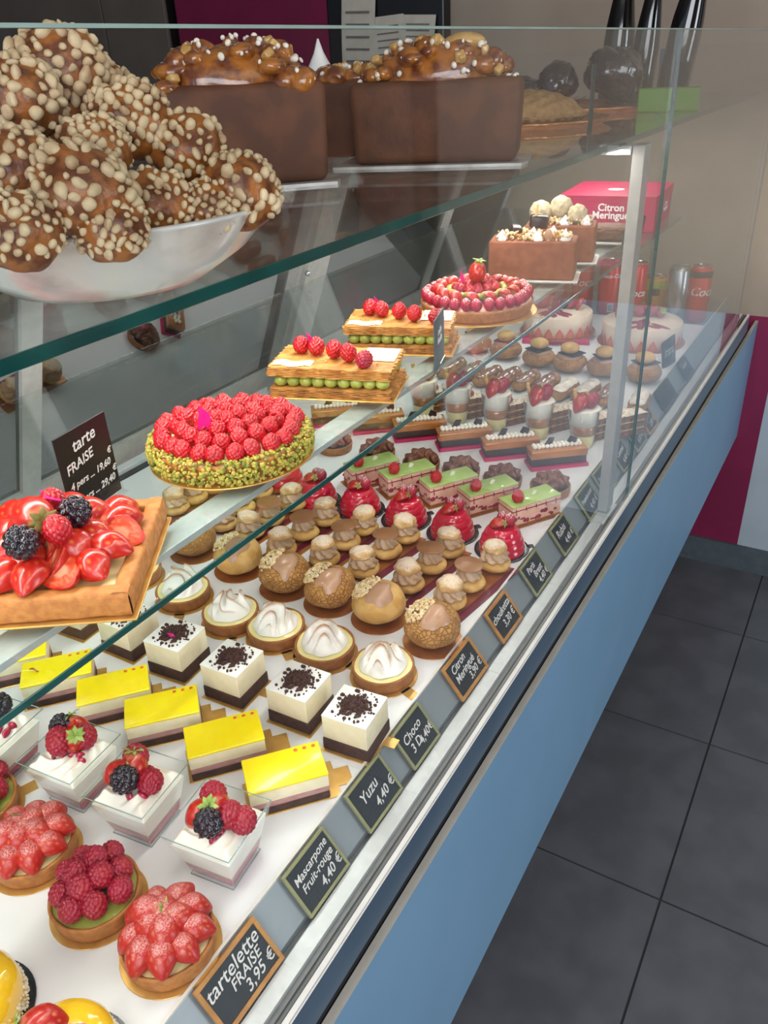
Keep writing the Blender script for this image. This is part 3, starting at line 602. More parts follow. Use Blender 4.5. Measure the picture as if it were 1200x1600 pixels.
for k, (px, py) in enumerate(((554, 1103), (466, 1063), (362, 1027), (272, 990), (197, 960), (118, 930))):
    p = at(px, py, DK + .0503); p[2] = DK; a = math.radians(3) + rnd.uniform(-.05, .05)
    if k == 0: C3.location = p; C3.rotation_euler = (0, 0, a); C3['label'] = clab[0]; o = C3
    else: o = dup(C3, p, a, clab[k])
    if k >= 3: part('magenta_chip', MB().box((.006, -.010, .056), (.008, .0008, .011), R=rotm(.35, 0, .2)).mesh('magenta_chip', M['magp'], False), o)
# ------------------------------------------------------------------ 5. lemon meringue tartlets
def meringue_mesh(seed):
    q = random.Random(seed); A = q.uniform(.8, 1.2); ph = q.uniform(0, 6); ph2 = q.uniform(0, 6); n = 72; col = []
    def hh(u, v):
        a = 2 * PI * u; r = v; x = r * math.cos(a); y = r * math.sin(a)
        w = 6.8 * (x * .85 + .30 * A * math.sin(4.4 * y + ph)) + ph2; s = abs(math.sin(w / 1.0)); ridge = (1 - s) ** 1.0
        ridge2 = math.exp(-(s / .22) ** 1.8); dome = max(0, 1 - r ** 3.2); z = dome * (.013 + .020 * (1 - s ** .8) * (1 - .45 * r * r) + .004 * math.sin(2.5 * y + ph))
        off = .08 * math.cos(w) * dome; return x + off, y, z, ridge2 * min(1, z / .020) * (z > .010), r
    R0 = .0295
    def f(u, v): x, y, z, k, r = hh(u, v); return (x * R0 * (1 + .04 * math.sin(2 * PI * u * 7 + ph)), y * R0, z)
    def c(u, v):
        x, y, z, k, r = hh(u, v); k = max(0, min(1, (k - .25) * 1.5)); a = np.array([.90, .87, .82]); b = np.array([.42, .19, .06]); m = a * (1 - k) + b * k; return (m[0], m[1], m[2], 1)
    return MB().grid(f, n * 2, 60, closeu=True, col=c).mesh('meringue', M['meringue'])
def lemon(label, loc, rz, seed):
    t = thing('lemon_meringue_tartlet', label, 'tartlet', loc, rz, 'lemon meringue tartlets')
    part('gold_board', disc_board(.0415, M['gold'], tabdir=-2.2), t); part('pastry_shell', LSHELL, t, (0, 0, .0012)); part('lemon_cream', LFILL, t); part('meringue', MER[seed], t, (0, 0, .0205)); return t
LSHELL = shell_mesh(.0385, .0185, M['crustd'], wob=.004, seed=2); LFILL = filling('lemon_cream', .0360, .0185, .0035, M['lemonc'])
MER = [meringue_mesh(s) for s in range(5)]
llab = ['lemon meringue tartlet nearest the citron meringué sign', 'second lemon meringue tartlet from its sign', 'third lemon meringue tartlet, behind the third white cube', 'lemon meringue tartlet with broad folded peaks, just right of the shelf edge', 'lemon meringue tartlet crossed by the green glass shelf edge', 'lemon meringue tartlet mostly hidden behind the square strawberry tart']
for k, (px, py) in enumerate(((597, 1091), (503, 1055), (425, 1024), (352, 1000), (276, 962), (200, 928))):
    lemon(llab[k], base(px, py, DK, .0405), (1.9, 2.1, 1.6, 1.3, 1.2, 1.4)[k], k % 5)
# ------------------------------------------------------------------ 6. large choux with nuts and milk chocolate
def big_choux(label, loc, rz, seed, pale=False):
    t = thing('nut_cream_puff', label, 'cream puff', loc, rz, 'large cream puffs with nuts and chocolate')
    part('gold_board', disc_board(.0388, M['goldd'], tabdir=2.6), t)
    V, F = ico(5); n = sn(V, 4, seed) * .035 + sn(V, 11, seed + 5) * .014; P = V * (1 + n)[:, None]; P[:, 0] *= .0365; P[:, 1] *= .0365; P[:, 2] = np.where(P[:, 2] < 0, P[:, 2] * .024, P[:, 2] * .030) + .0245
    part('choux_bun', MB().add(P, F).mesh('choux_bun', M['chouxp'] if pale else M['choux']), t)
    # glaze puddle on one half of the top, following the bun
    def top(x, y):
        r2 = min(.98, (x / .0375) ** 2 + (y / .0375) ** 2); return .0245 + .031 * math.sqrt(1 - r2)
    def f(u, v):
        a = 2 * PI * u; rr = v * (.0175 + .0022 * math.sin(3 * a + seed) + .0012 * math.sin(5 * a)); x = .0115 + rr * math.cos(a) * .9; y = -.009 + rr * math.sin(a) * 1.15
        return (x, y, top(x, y) + .0022 * (1 - v ** 6) + .0002)
    part('milk_chocolate', MB().grid(f, 40, 12, closeu=True).mesh('milk_chocolate', M['milk']), t)
    def g(q):
        x = -.029 + q.random() * .028; y = -.008 + (q.random() * 2 - 1) * .021 * math.sqrt(max(.05, 1 - ((x + .013) / .0175) ** 2)); return (x, y, top(x, y) + .0008 + q.random() * .0022)
    part('chopped_nuts', crumbs(230, g, .0014, .0026, M['nut'], 'chopped_nuts', seed), t)
    return t
blab = ['large nut and chocolate cream puff beside the oak framed sign, nearest the window', 'second large nut and chocolate cream puff, pale split side', 'third large nut and chocolate cream puff in its row', 'fourth large nut and chocolate cream puff, oval chocolate patch', 'large nut and chocolate cream puff crossed by the green shelf edge', 'large nut and chocolate cream puff behind the grey shelf strip, farthest of its row']
for k, (px, py) in enumerate(((676, 1033), (590, 994), (512, 968), (440, 943), (366, 913), (294, 884))):
    big_choux(blab[k], base(px, py, DK, .0405), -.05 + rnd.uniform(-.12, .12), k + 1, k in (1, 4))
# ------------------------------------------------------------------ 7. triple small choux on long boards
def swirl(r0, r1, h, n=8, tw=3.4, mat=None, name='cream_swirl', amp=.10):
    pr = [(r0 * .5, 0), (r0, h * .12), (r0 * 1.03, h * .22), (r0 * 1.0, h * .34), (r0 * .92, h * .46), (r0 * .96, h * .56), (r1 * 1.2, h * .7), (r1 * 1.22, h * .84), (r1, h)]
    w = lambda a, z, t_: 1 + amp * math.cos(n * a + tw * t_ * 2)
    return MB().lathe(pr, 72, wob=w).mesh(name, mat or M['praline'])
def choux_small(seed, r=.0235):
    V, F = ico(4); n = sn(V, 5, seed) * .05; P = V * (1 + n)[:, None]; P[:, 0] *= r; P[:, 1] *= r; P[:, 2] = np.where(P[:, 2] < 0, P[:, 2] * .011, P[:, 2] * .010) + .011
    return MB().add(P, F).mesh('choux_bun', M['chouxp'])
def lid_small(seed, r=.0180):
    V, F = ico(4); n = sn(V, 5, seed + 9) * .10 + sn(V, 13, seed) * .04; P = V * (1 + n)[:, None]; P[:, 0] *= r; P[:, 1] *= r * 1.04; P[:, 2] = np.where(P[:, 2] < 0, P[:, 2] * .003, P[:, 2] * .012)
    return MB().add(P, F).mesh('choux_lid', M['chouxs'])
CB = [choux_small(i) for i in range(3)]; CLd = [lid_small(i) for i in range(3)]; SW1 = swirl(.0200, .013, .016); SW2 = swirl(.0168, .0105, .021)
DISC = MB().lathe([(.0185, 0), (.0203, .0006), (.0205, .0014), (.0195, .0019), (.001, .0019)], 40).mesh('chocolate_disc', M['mocha'])
BRD3 = MB().box((0, 0, .0007), (.150, .052, .0014), bev=.0005, seg=1).mesh('gold_board', M['goldd'], False)
plab = ['trio of small praline puffs on a gold board, nearest the paris brest sign', 'second trio of small praline puffs from the paris brest sign', 'third trio of small praline puffs from the sign', 'fourth trio of small praline puffs, left of the red domes', 'fifth trio of small praline puffs, just right of the shelf edge', 'trio of small praline puffs crossed by the green shelf edge', 'trio of small praline puffs left of the shelf edge', 'trio of small praline puffs under the pistachio rimmed tart']
rows = [((703, 964), (733, 934), (774, 903)), ((637, 936), (673, 906), (703, 880)), ((567, 912), (603, 882), (632, 858)), ((505, 895), (538, 868), (567, 845)), ((437, 880), (473, 853), (507, 830)), ((387, 852), (420, 830), (455, 806)), ((345, 838), (374, 812), (403, 787)), ((270, 812), (300, 795), (332, 778))]
for k, rw in enumerate(rows):
    P = [base(x, y, DK, .0225) for x, y in rw]; c = sum(P) / 3; d = P[2] - P[0]; a = math.atan2(d[1], d[0])
    t = thing('praline_puff_trio', plab[k], 'cream puff', c, a, 'trios of small praline cream puffs')
    part('gold_board', BRD3, t)
    ca, sa = math.cos(-a), math.sin(-a)
    for j, p in enumerate(P):
        e = p - c; x = e[0] * ca - e[1] * sa; y = e[0] * sa + e[1] * ca
        b = part('choux_bun', CB[(j + k) % 3], t, (x, y, .0014), (0, 0, j + k))
        if j == 1: part('cream_swirl', SW2, b, (0, 0, .018)); part('chocolate_disc', DISC, b, (0, 0, .0385), (.06, -.05, 0), label='flat milk chocolate disc')
        else: part('cream_swirl', SW1, b, (0, 0, .018), (0, 0, k)); part('choux_lid', CLd[(j + k) % 3], b, (.001, 0, .0355), (.08 * (-1) ** k, -.08, k))
t = thing('maroon_tray', 'maroon tray edge under the trios of praline puffs', 'tray', (0, 0, 0))
for k in range(7):
    P = [base(*rows[k][j], DK, .0225) for j in (0, 2)]; Q = [base(*rows[k + 1][j], DK, .0225) for j in (0, 2)]
c0 = base(*rows[0][1], DK, .0225); c1 = base(*rows[7][1], DK, .0225); d = base(*rows[0][2], DK, .0225) - base(*rows[0][0], DK, .0225); a = math.atan2(d[1], d[0]); ex = c1 - c0; n8 = 8
for k in range(n8):
    c = c0 + ex * k / (n8 - 1); nrm = np.array([math.sin(a), -math.cos(a), 0]); c = c + nrm * .030
    part('tray_strip', MB().box((c[0], c[1], DK + .0008), (.158, .012, .0014), rz=a).mesh('tray_strip', M['maroon'], False), t)
# ------------------------------------------------------------------ 8. ruby glazed domes
def ruby():
    t = thing('ruby_dome', 'x', 'dome cake', (0, 0, 0), 0, 'glossy red spiral dome cakes')
    part('black_tray', MB().lathe([(.040, 0), (.0415, .001), (.0415, .0022), (.038, .0022)], 44).tube([(.039, 0, .0015), (.049, 0, .0015)], .006, 10, flat=.2).mesh('black_tray', M['blacktray']), t)
    def f(u, v):
        a = 2 * PI * u; z = .002 + .040 * v; env = .0345 * (1 - .42 * v ** 2.0); ph = (v * 3.6 - u) % 1.0; r = env * (1 + .045 * (math.sin(PI * ph) ** .7) - .02)
        if v > .95: r *= .9
        return (r * math.cos(a), r * math.sin(a), z)
    mb = MB().grid(f, 64, 56, closeu=True); mb.grid(lambda u, v: ((.0185 * (1 - v)) * math.cos(2 * PI * u), .0185 * (1 - v) * math.sin(2 * PI * u), .0418 - .001 * v), 64, 4, closeu=True)
    part('glazed_spiral', mb.mesh('glazed_spiral', M['red']), t)
    o = put('strawberry_half', SHLOW, t, -.008, -.002, .045, 0, -1.2, 2.4, .9); part('calyx', CAL, o, (.002, 0, .014))
    rasp(t, .009, -.001, .041, RLOWS, sc=.95); rasp(t, .002, .010, .040, RLOWS, sc=.9)
    return t
RB = ruby(); rlab = ['glossy red dome cake nearest the rubis sign', 'second glossy red dome cake from the rubis sign', 'third glossy red dome cake in the row', 'fourth glossy red dome cake, pinker sheen, right of the shelf edge', 'glossy red dome cake crossed by the green shelf edge', 'red dome cake beside the pistachio rim of the raspberry tart']
for k, (px, py) in enumerate(((786, 879), (707, 853), (633, 831), (560, 814), (491, 800), (440, 773))):
    p = base(px, py, DK, .037)
    if k == 0: RB.location = p; RB['label'] = rlab[0]; RB.rotation_euler = (0, 0, .6)
    else: dup(RB, p, .6 + rnd.uniform(-.5, .5), rlab[k])
# ------------------------------------------------------------------ 9. green glazed strawberry slices
def green_slice():
    t = thing('strawberry_cream_slice', 'x', 'cake slice', (0, 0, 0), 0, 'green topped strawberry cream slices'); L, Wd = .093, .040
    part('gold_board', MB().box((0, 0, .0006), (.104, .050, .0012), bev=.0005, seg=1).mesh('gold_board', M['goldd'], False), t)
    part('cream_body', MB().box((0, 0, .0190), (L, Wd, .0352), bev=.001).mesh('cream_body', M['pinkc']), t)
    part('jam_layer', MB().box((0, 0, .030), (L + .0006, Wd + .0006, .0018)).box((0, 0, .0035), (L + .0006, Wd + .0006, .003), mi=1).mesh('jam_layer', [M['fruit'], M['crustd']], False), t)
    mb = MB(); q = random.Random(5)
    for sgn in (-1, 1):
        for k in range(13): mb.blob((-.042 + k * .0067 + q.uniform(-.002, .002), sgn * (Wd / 2), .011 + q.uniform(-.004, .007)), (q.uniform(.002, .006), .0007, q.uniform(.0015, .0045)), 2)
        for k in range(7): mb.blob((sgn * (L / 2), -.017 + k * .0056, .011 + q.uniform(-.004, .008)), (.0007, q.uniform(.002, .004), q.uniform(.0015, .004)), 2)
        for k in range(5): x = -.04 + k * .019; mb.tube([(x, sgn * (Wd / 2 + .0003), .034), (x + .001, sgn * (Wd / 2 + .0003), .030 - .008 * q.random())], .0009, 5)
    part('fruit_pieces', mb.mesh('fruit_pieces', M['fruit']), t)
    part('green_glaze', MB().box((0, 0, .0375), (L + .001, Wd + .001, .0028), bev=.0012, seg=3).mesh('green_glaze', M['green']), t)
    rasp(t, -.030, -.006, .0375, RASPB, sc=.95)
    part('chocolate_flake', MB().box((.008, .0, .0425), (.009, .0006, .008), R=rotm(.2, .5, .3)).mesh('chocolate_flake', M['white'], False), t)
    return t
GS = green_slice(); GZ = math.radians(57); glab = ['green topped strawberry slice nearest the front ticket strip', 'second green topped strawberry slice in the row', 'third green topped strawberry slice in the row', 'fourth green topped strawberry slice, just right of the shelf edge', 'green topped strawberry slice touched by the green shelf edge']
for k, (px, py) in enumerate(((828, 775), (763, 758), (701, 745), (636, 732), (580, 721))):
    p = at(px, py, DK + .038); p[2] = DK
    if k == 0: GS.location = p; GS['label'] = glab[0]; GS.rotation_euler = (0, 0, GZ)
    else: dup(GS, p, GZ + rnd.uniform(-.03, .03), glab[k])
# ------------------------------------------------------------------ 10. chocolate ruffle tartlets
def ruffle():
    t = thing('chocolate_ruffle_tartlet', 'x', 'tartlet', (0, 0, 0), 0, 'chocolate ruffle tartlets')
    part('pastry_shell', shell_mesh(.0345, .0165, M['crustd'], wob=.004, seed=3), t); part('ganache', filling('ganache', .032, .0155, .002, M['dark']), t)
    mb = MB(); q = random.Random(4)
    for j, (x, y, h, a) in enumerate(((-.021, .003, .017, .3), (-.013, -.010, .021, -.4), (-.010, .010, .025, .5), (-.001, -.004, .030, -.1), (.004, .013, .024, .2), (.009, -.012, .022, .4), (.013, .004, .028, -.3), (.022, -.003, .019, .2), (.019, .013, .017, .6), (-.003, -.017, .017, 0))):
        V, F = ico(4); tw = V[:, 2:3] * 1.1
        P = V * (1 + .10 * sn(V, 3.5, j))[:, None]; g = 1 + .16 * np.sin(np.arctan2(P[:, 1], P[:, 0]) * 3 + V[:, 2] * 2.5 + j)
        P = np.stack([P[:, 0] * .0085 * g, P[:, 1] * .0115 * g, P[:, 2] * h * .55], 1); P[:, 0] += .004 * V[:, 2] ** 2 * (1 if j % 2 else -1)
        cup_ = (V[:, 2] > .55) & (np.hypot(V[:, 0], V[:, 1]) < .62); P[cup_, 2] -= .005
        mb.add(P @ rotm(q.uniform(-.3, .3), q.uniform(-.3, .3), a).T + np.array([x, y, .014 + h * .42]), F)
    part('piped_chocolate', mb.mesh('piped_chocolate', M['ruffle']), t)
    return t
RF = ruffle(); flab = ['chocolate ruffle tartlet nearest the ticket strip, beside the green slice', 'second chocolate ruffle tartlet from the ticket strip', 'third chocolate ruffle tartlet, in front of a caramel bar', 'fourth chocolate ruffle tartlet in the row', 'chocolate ruffle tartlet crossed by the green shelf edge', 'low chocolate tartlet with thick crust, left of the shelf edge', 'chocolate tartlet with a pink petal beside the raspberry tart']
for k, (px, py) in enumerate(((862, 784), (786, 772), (720, 758), (657, 745), (587, 727), (520, 714), (462, 697))):
    p = base(px, py, DK, .0335)
    if k == 0: RF.location = p; RF['label'] = flab[0]; RF.rotation_euler = (0, 0, .7); o = RF
    else: o = dup(RF, p, .7 + rnd.uniform(-.3, .3), flab[k])
    if k == 6: part('pink_petal', MB().blob((-.006, -.012, .044), (.006, .005, .002), 2, .1, 3, 1).mesh('pink_petal', M['magp']), o)
# ------------------------------------------------------------------ 11. caramel bars on magenta card
def caramel():
    t = thing('caramel_bar', 'x', 'cake slice', (0, 0, 0), 0, 'caramel bars on magenta cards'); L, Wd = .105, .039
    part('magenta_card', MB().box((.0, -.002, .003), (.108, .0438, .006), bev=.0006, seg=1).mesh('magenta_card', M['pinkcard'], False), t)
    part('dark_mousse', MB().box((0, 0, .0135), (L - .003, Wd - .003, .015), bev=.001).mesh('dark_mousse', M['darkm']), t)
    part('caramel_layer', MB().box((0, 0, .0275), (L, Wd, .015), bev=.0025, seg=3).mesh('caramel_layer', M['caramel']), t)
    mb = MB(); q = random.Random(2)
    for i in range(12):
        for j in range(2): mb.blob((-.042 + i * .0076, -.004 + j * .0078 + q.uniform(-.001, .001), .0385), (.0042, .0042, .0044), 2, .04, 3, i)
    part('cream_pearls', mb.mesh('cream_pearls', M['white']), t)
    for x, a in ((-.018, .4), (.026, -.5)): part('chocolate_shard', MB().prism([(-.006, -.0005), (.006, -.0005), (.005, .0008), (-.005, .0008)], 0, .012, pts1=[(-.003, -.0005), (.0055, -.0005), (.005, .0008), (-.003, .0008)]).mesh('chocolate_shard', M['dark'], False), t, (x, 0, .038), (.3, .2, a), 1.5)
    return t
KB = caramel(); KZ = math.radians(38.6); klab = ['caramel bar with cream pearls nearest the aluminium post', 'second caramel bar from the aluminium post', 'third caramel bar from the post, behind the ruffle tartlets', 'caramel bar crossed by the green shelf edge', 'caramel bar left of the shelf edge, under the millefeuille board', 'caramel bar farthest left, seen through the lower shelf']
for k, (px, py) in enumerate(((870, 697), (797, 683), (725, 669), (655, 656), (590, 645), (525, 635))):
    p = at(px, py, DK + .035); p[2] = DK
    if k == 0: KB.location = p; KB['label'] = klab[0]; KB.rotation_euler = (0, 0, KZ)
    else: dup(KB, p, KZ, klab[k])
# ------------------------------------------------------------------ 12. round layered cups
def cup():
    t = thing('layered_fruit_cup', 'x', 'dessert cup', (0, 0, 0), 0, 'round layered cream cups'); H = .078; r0, r1 = .0205, .0315
    rr = lambda z: r0 + (r1 - r0) * z / H
    part('plastic_cup', MB().lathe([(r0, 0), (r1, H), (r1 - .001, H), (rr(.002) - .001, .002)], 40, cap=False).lathe([(r1, H - .0008), (r1 + .001, H), (r1, H + .0008)], 40, cap=False).mesh('plastic_cup', M['cupglass']), t)
    for nm, z0, z1, m in (('custard_layer', .001, .026, 'custard'), ('compote_layer', .0262, .046, 'caramel'), ('cream_layer', .0462, .076, 'white')):
        part(nm, MB().lathe([(rr(z0) - .0015, z0), (rr((z0 + z1) / 2) - .0015, (z0 + z1) / 2), (rr(z1) - .0015, z1)] + ([(rr(z1) - .006, z1 + .003)] if m == 'white' else []), 36).mesh(nm, M[m]), t)
    o = put('strawberry_half', SHLOW, t, -.011, -.012, .088, .2, -.8, 3.6, 1.2); part('calyx', CAL, o, (.002, 0, .0155))
    put('strawberry_half', SLOW, t, -.004, .004, .091, .5, .2, 1.0, 1.05); rasp(t, .009, -.010, .079, RLOW, sc=1.15); rasp(t, .015, .004, .080, RLOW, sc=1.15)
    part('wafer_stick', MB().tube([(-.012, .016, .075), (-.017, .021, .103)], .0035, 10).blob((-.017, .021, .104), (.004, .004, .004), 2).mesh('wafer_stick', M['wafer']), t)
    return t
CU = cup(); culab = ['round layered fruit cup beside the aluminium post', 'second round layered fruit cup from the post', 'third round layered fruit cup from the post', 'round layered fruit cup under the green shelf edge', 'round layered fruit cup seen through the lower glass shelf']
for k, (px, py) in enumerate(((914, 636), (843, 624), (776, 612), (714, 602), (661, 593))):
    p = at(px, py, DK + .078); p[2] = DK
    if k == 0: CU.location = p; CU['label'] = culab[0]; CU.rotation_euler = (0, 0, .5)
    else: dup(CU, p, .5 + rnd.uniform(-.3, .3), culab[k])
# ------------------------------------------------------------------ 13. millefeuille slices
def puff_slab(L, Wd, th, layers, seed, name, mat):
    mb = MB(); q = random.Random(seed)
    for i in range(layers):
        z = th * (i + .5) / layers; dx, dy = q.uniform(-1, 1) * .0012, q.uniform(-1, 1) * .0010
        def f(u, v, z=z, i=i, up=1): return None
        n = 26; pts = []
        for e in range(4):
            for k in range(n):
                s = k / n - .5
                x, y = ((s * L, -Wd / 2), (L / 2, s * Wd), (-s * L, Wd / 2), (-L / 2, -s * Wd))[e]
                w = .0014 * math.sin(k * 1.9 + i * 2.3 + e) + .0016 * q.uniform(-1, 1); nx, ny = ((0, -1), (1, 0), (0, 1), (-1, 0))[e]
                pts.append((x + nx * w + dx, y + ny * w + dy))
        mb.prism(pts, z - th / layers * .36, z + th / layers * .36)
    mb.box((0, 0, th / 2), (L * .97, Wd * .96, th * .96))
    return mb.mesh(name, mat, False)
def mille_slice():
    t = thing('millefeuille_slice', 'x', 'pastry slice', (0, 0, 0), 0, 'small millefeuille slices'); L, Wd = .084, .034
    for j, z in enumerate((.001, .0165, .032)): part('pastry_layer', puff_slab(L, Wd, .0115, 6, j, 'pastry_layer', M['puffl']), t, (0, 0, z))
    for z in (.0115, .027): part('cream_layer', MB().box((0, 0, z + .0033), (L * .90, Wd * .86, .0064), bev=.002).mesh('cream_layer', M['nut']), t)
    part('icing_sugar', MB().grid(lambda u, v: ((u - .5) * L * .96, (v - .5) * Wd * .94, .0440 + .0004 * math.sin(u * 40 + v * 9)), 20, 8).mesh('icing_sugar', M['icesugar']), t)
    put('strawberry_half', SHLOWS, t, -.02, .004, .047, 0, -1.3, 1.0, .8)
    return t
ML = mille_slice(); mlab = ['small millefeuille slice behind the cup nearest the post', 'small millefeuille slice between the first and second round cups', 'small millefeuille slice between the second and third round cups', 'small millefeuille slice between the third and fourth round cups', 'small millefeuille slice behind the cup at the shelf edge', 'small millefeuille slice right behind the aluminium post']
for k, (px, py) in enumerate(((934, 656), (872, 643), (807, 632), (746, 622), (690, 612), (976, 652))):
    p = at(px, py, DK + .042) + np.array([-.004, .016, 0]); p[2] = DK
    if k == 0: ML.location = p; ML['label'] = mlab[0]; ML.rotation_euler = (0, 0, 1.0)
    else: dup(ML, p, 1.0 + rnd.uniform(-.1, .1), mlab[k])
# ------------------------------------------------------------------ 14. eclairs
def eclair(ic, seed):
    t = thing('eclair', 'x', 'eclair', (0, 0, 0), 0, 'iced eclairs')
    def tube_(L, r, hz, z, n=20, m=24, a=.06):
        def f(u, v):
            s = v * 2 - 1; x = s * L / 2; e = max(0, 1 - abs(s) ** 5) ** .5; th = 2 * PI * u; rr = r * e * (1 + a * math.sin(6 * th + seed) * .4 + a * math.sin(v * 17 + seed))
            return (x, rr * math.cos(th), z + hz * e * math.sin(th))
        return MB().grid(f, m, n, closeu=True)
    part('choux_body', tube_(.108, .0195, .014, .014, 26, 28).mesh('choux_body', M['choux']), t)
    def g(u, v):
        s = v * 2 - 1; e = math.sqrt(max(0, 1 - abs(s) ** 6)); b = (u - .5) * 2; return (s * .047, b * .0160 * e, .0293 + .0012 * (1 - abs(b) ** 4) * e - .0055 * b * b * e ** .5 - .0015 * s * s + .0008 * math.sin(v * 22) * e)
    part('icing', MB().grid(g, 14, 30).mesh('icing', ic), t)
    return t
EC = eclair(pm('white_icing', 'eee4d8', .4, 'd8c2a8', 90, coat=.3, bump=.3, bs=120, nlo=.5, nhi=.7), 1); EC['label'] = 'white iced eclair right of the aluminium post'; EC2 = eclair(pm('glossy_chocolate_icing', '8a6250', .22, 'a07a68', 60, coat=1, bump=.2, bs=120), 2); EC2['label'] = 'chocolate iced eclair beside the round cups'
elab = ['chocolate iced eclair half hidden by the aluminium post', 'white iced eclair just left of the aluminium post', 'second white iced eclair left of the post', 'glossy chocolate eclair beside the white iced ones', 'second glossy chocolate eclair from the white iced ones', 'third glossy chocolate eclair from the white iced ones', 'chocolate eclair fourth from the white iced ones', 'chocolate eclair near the clear acrylic holder', 'chocolate eclair seen through the lower shelf edge', 'farthest chocolate eclair, behind the dark slate sign']
ea = math.atan2(1.672 - 1.545, -.440 + .452)
def epos(px, py): p = at(px, py, DK + .028); p[2] = DK; return p
EC.location = epos(1000, 618); EC.rotation_euler = (0, 0, 1.66); first2 = True
for k, (px, py) in enumerate(((950, 608), (917, 601), (883, 599), (854, 590), (823, 585), (793, 581), (763, 579), (735, 572), (706, 566), (680, 560))):
    w = k in (1, 2)
    if not w and first2: EC2.location = epos(px, py); EC2.rotation_euler = (0, 0, 1.6); EC2['label'] = elab[k]; first2 = False
    else: dup(EC if w else EC2, epos(px, py), 1.50 + rnd.uniform(-.06, .06), elab[k])
# ------------------------------------------------------------------ 15. large choux with hats
def hat_choux():
    t = thing('hatted_cream_puff', 'x', 'cream puff', (0, 0, 0), 0, 'cream puffs with round hats')
    V, F = ico(4); P = V * (1 + sn(V, 4, 3) * .04)[:, None] * np.array([.036, .036, .021]); P[:, 2] = np.minimum(P[:, 2] + .021, .034)
    part('choux_bun', MB().add(P, F).mesh('choux_bun', M['choux']), t)
    part('cream', MB().lathe([(.026, .032), (.027, .036), (.022, .040), (.010, .041)], 36, wob=lambda a, z, q: 1 + .04 * math.sin(6 * a)).mesh('cream', M['milk']), t)
    part('chocolate_square', MB().box((.002, .004, .0425), (.042, .040, .0014), rz=.6).mesh('chocolate_square', M['dark'], False), t)
    part('choux_hat', MB().blob((0, 0, .053), (.0195, .0195, .0125), 4, .035, 5, 7).mesh('choux_hat', M['chouxp']), t)
    return t
HC = hat_choux(); hlab = ['cream puff with round hat nearest the ticket strip, right of the post', 'cream puff with round hat partly behind the aluminium post', 'cream puff with round hat just left of the aluminium post', 'cream puff with round hat in front of the strawberry cake', 'cream puff with round hat beside the clear acrylic holder', 'farthest cream puff with round hat, seen through the shelf']
for k, (px, py) in enumerate(((1008, 604), (945, 594), (890, 587), (842, 579), (790, 566), (742, 556))):
    p = base(px, py, DK, .034)
    if k == 0: HC.location = p; HC['label'] = hlab[0]; HC.rotation_euler = (0, 0, .3); HC.scale = (1.12, 1.12, 1.05)
    else: dup(HC, p, rnd.uniform(0, 6), hlab[k])
# ------------------------------------------------------------------ 16. round strawberry cakes
def fraisier(label, p, r, z0, seed):
    t = thing('round_strawberry_cake', label, 'cake', (p[0], p[1], z0), .4, 'round strawberry cream cakes'); H = .055; q = random.Random(seed)
    part('cake_board', disc_board(r + .010, M['goldd'], .002), t)
    part('cream_cake', MB().lathe([(r, .002), (r, H - .003), (r - .003, H), (.001, H)], 72).mesh('cream_cake', M['fraisc']), t)
    n = int(2 * PI * r / .027)
    for k in range(n):
        a = 2 * PI * k / n; mb = MB(); m = 8
        def f(u, v, a=a):
            b = (u - .5) * 2; w = .0128 * (1 - v ** 1.6); th = a + b * w / r; q_ = r + .0007 + .0004 * math.cos(b * 1.5); return (q_ * math.cos(th), q_ * math.sin(th), .0025 + .027 * v)
        mb.grid(f, 8, 8, col=lambda u, v: (.62 + .1 * v, .10 + .10 * (abs(u - .5) < .2) * (v < .7), .06, 1))
        part('strawberry_slice', mb.mesh('strawberry_slice', M['straw']), t)
    mb = MB()
    for k in range(11):
        a = -1.8 + q.uniform(-.8, .8); s = r * q.uniform(.1, .78); mb.blob((s * math.cos(a) + q.uniform(-.02, .02), s * math.sin(a), H), (q.uniform(.018, .036), q.uniform(.005, .010), .0011), 2, .12, 3, k, R=rotz(a + q.uniform(-.4, .4)))
    part('red_coulis', mb.mesh('red_coulis', M['coulis']), t)
    return t
pa = base(873, 541, DK, .098); pb = base(1010, 553, DK, .105)
t = fraisier('round strawberry cream cake on a magenta stand, left of the post', pa, .088, DK + .012, 1)
solo('cake_stand', MB().box((0, 0, .006), (.17, .17, .0118), bev=.002), M['pinkcard'], 'magenta card stand under the left round strawberry cake', 'cake stand', loc=(pa[0], pa[1], DK), rot=(0, 0, .3))
def topfruit(t, spots):
    for k, x, y, s in spots:
        if k == 'h': o = put('strawberry_half', SHLOW, t, x, y, .068, .2, -.5, rnd.uniform(2.5, 4.5), s)
        if k == 's': straw_whole(t, x, y, .068, 1.1, .2, rnd.uniform(0, 6), SLOW, s)
        if k == 'b': put('blackberry', BLOW, t, x, y, .056, sc=s)
        if k == 'r': rasp(t, x, y, .056, RLOW, sc=s)
topfruit(t, (('h', .055, .0, 1.1), ('s', .035, .012, 1.0), ('b', .012, .010, 1.1), ('r', -.008, .0, 1.1), ('h', -.02, .03, 1.1), ('s', -.04, .02, 1.1), ('h', -.055, .0, 1.1)))
t2 = fraisier('round strawberry cream cake behind the aluminium post, right beside the cans', pb, .098, DK, 2)
topfruit(t2, (('s', -.005, .03, 1.1), ('s', .022, .03, 1.1), ('s', .045, .02, 1.1), ('h', -.03, .035, 1.1), ('s', .01, .05, 1.1), ('h', -.055, .02, 1.0), ('r', .03, .045, 1.1)))
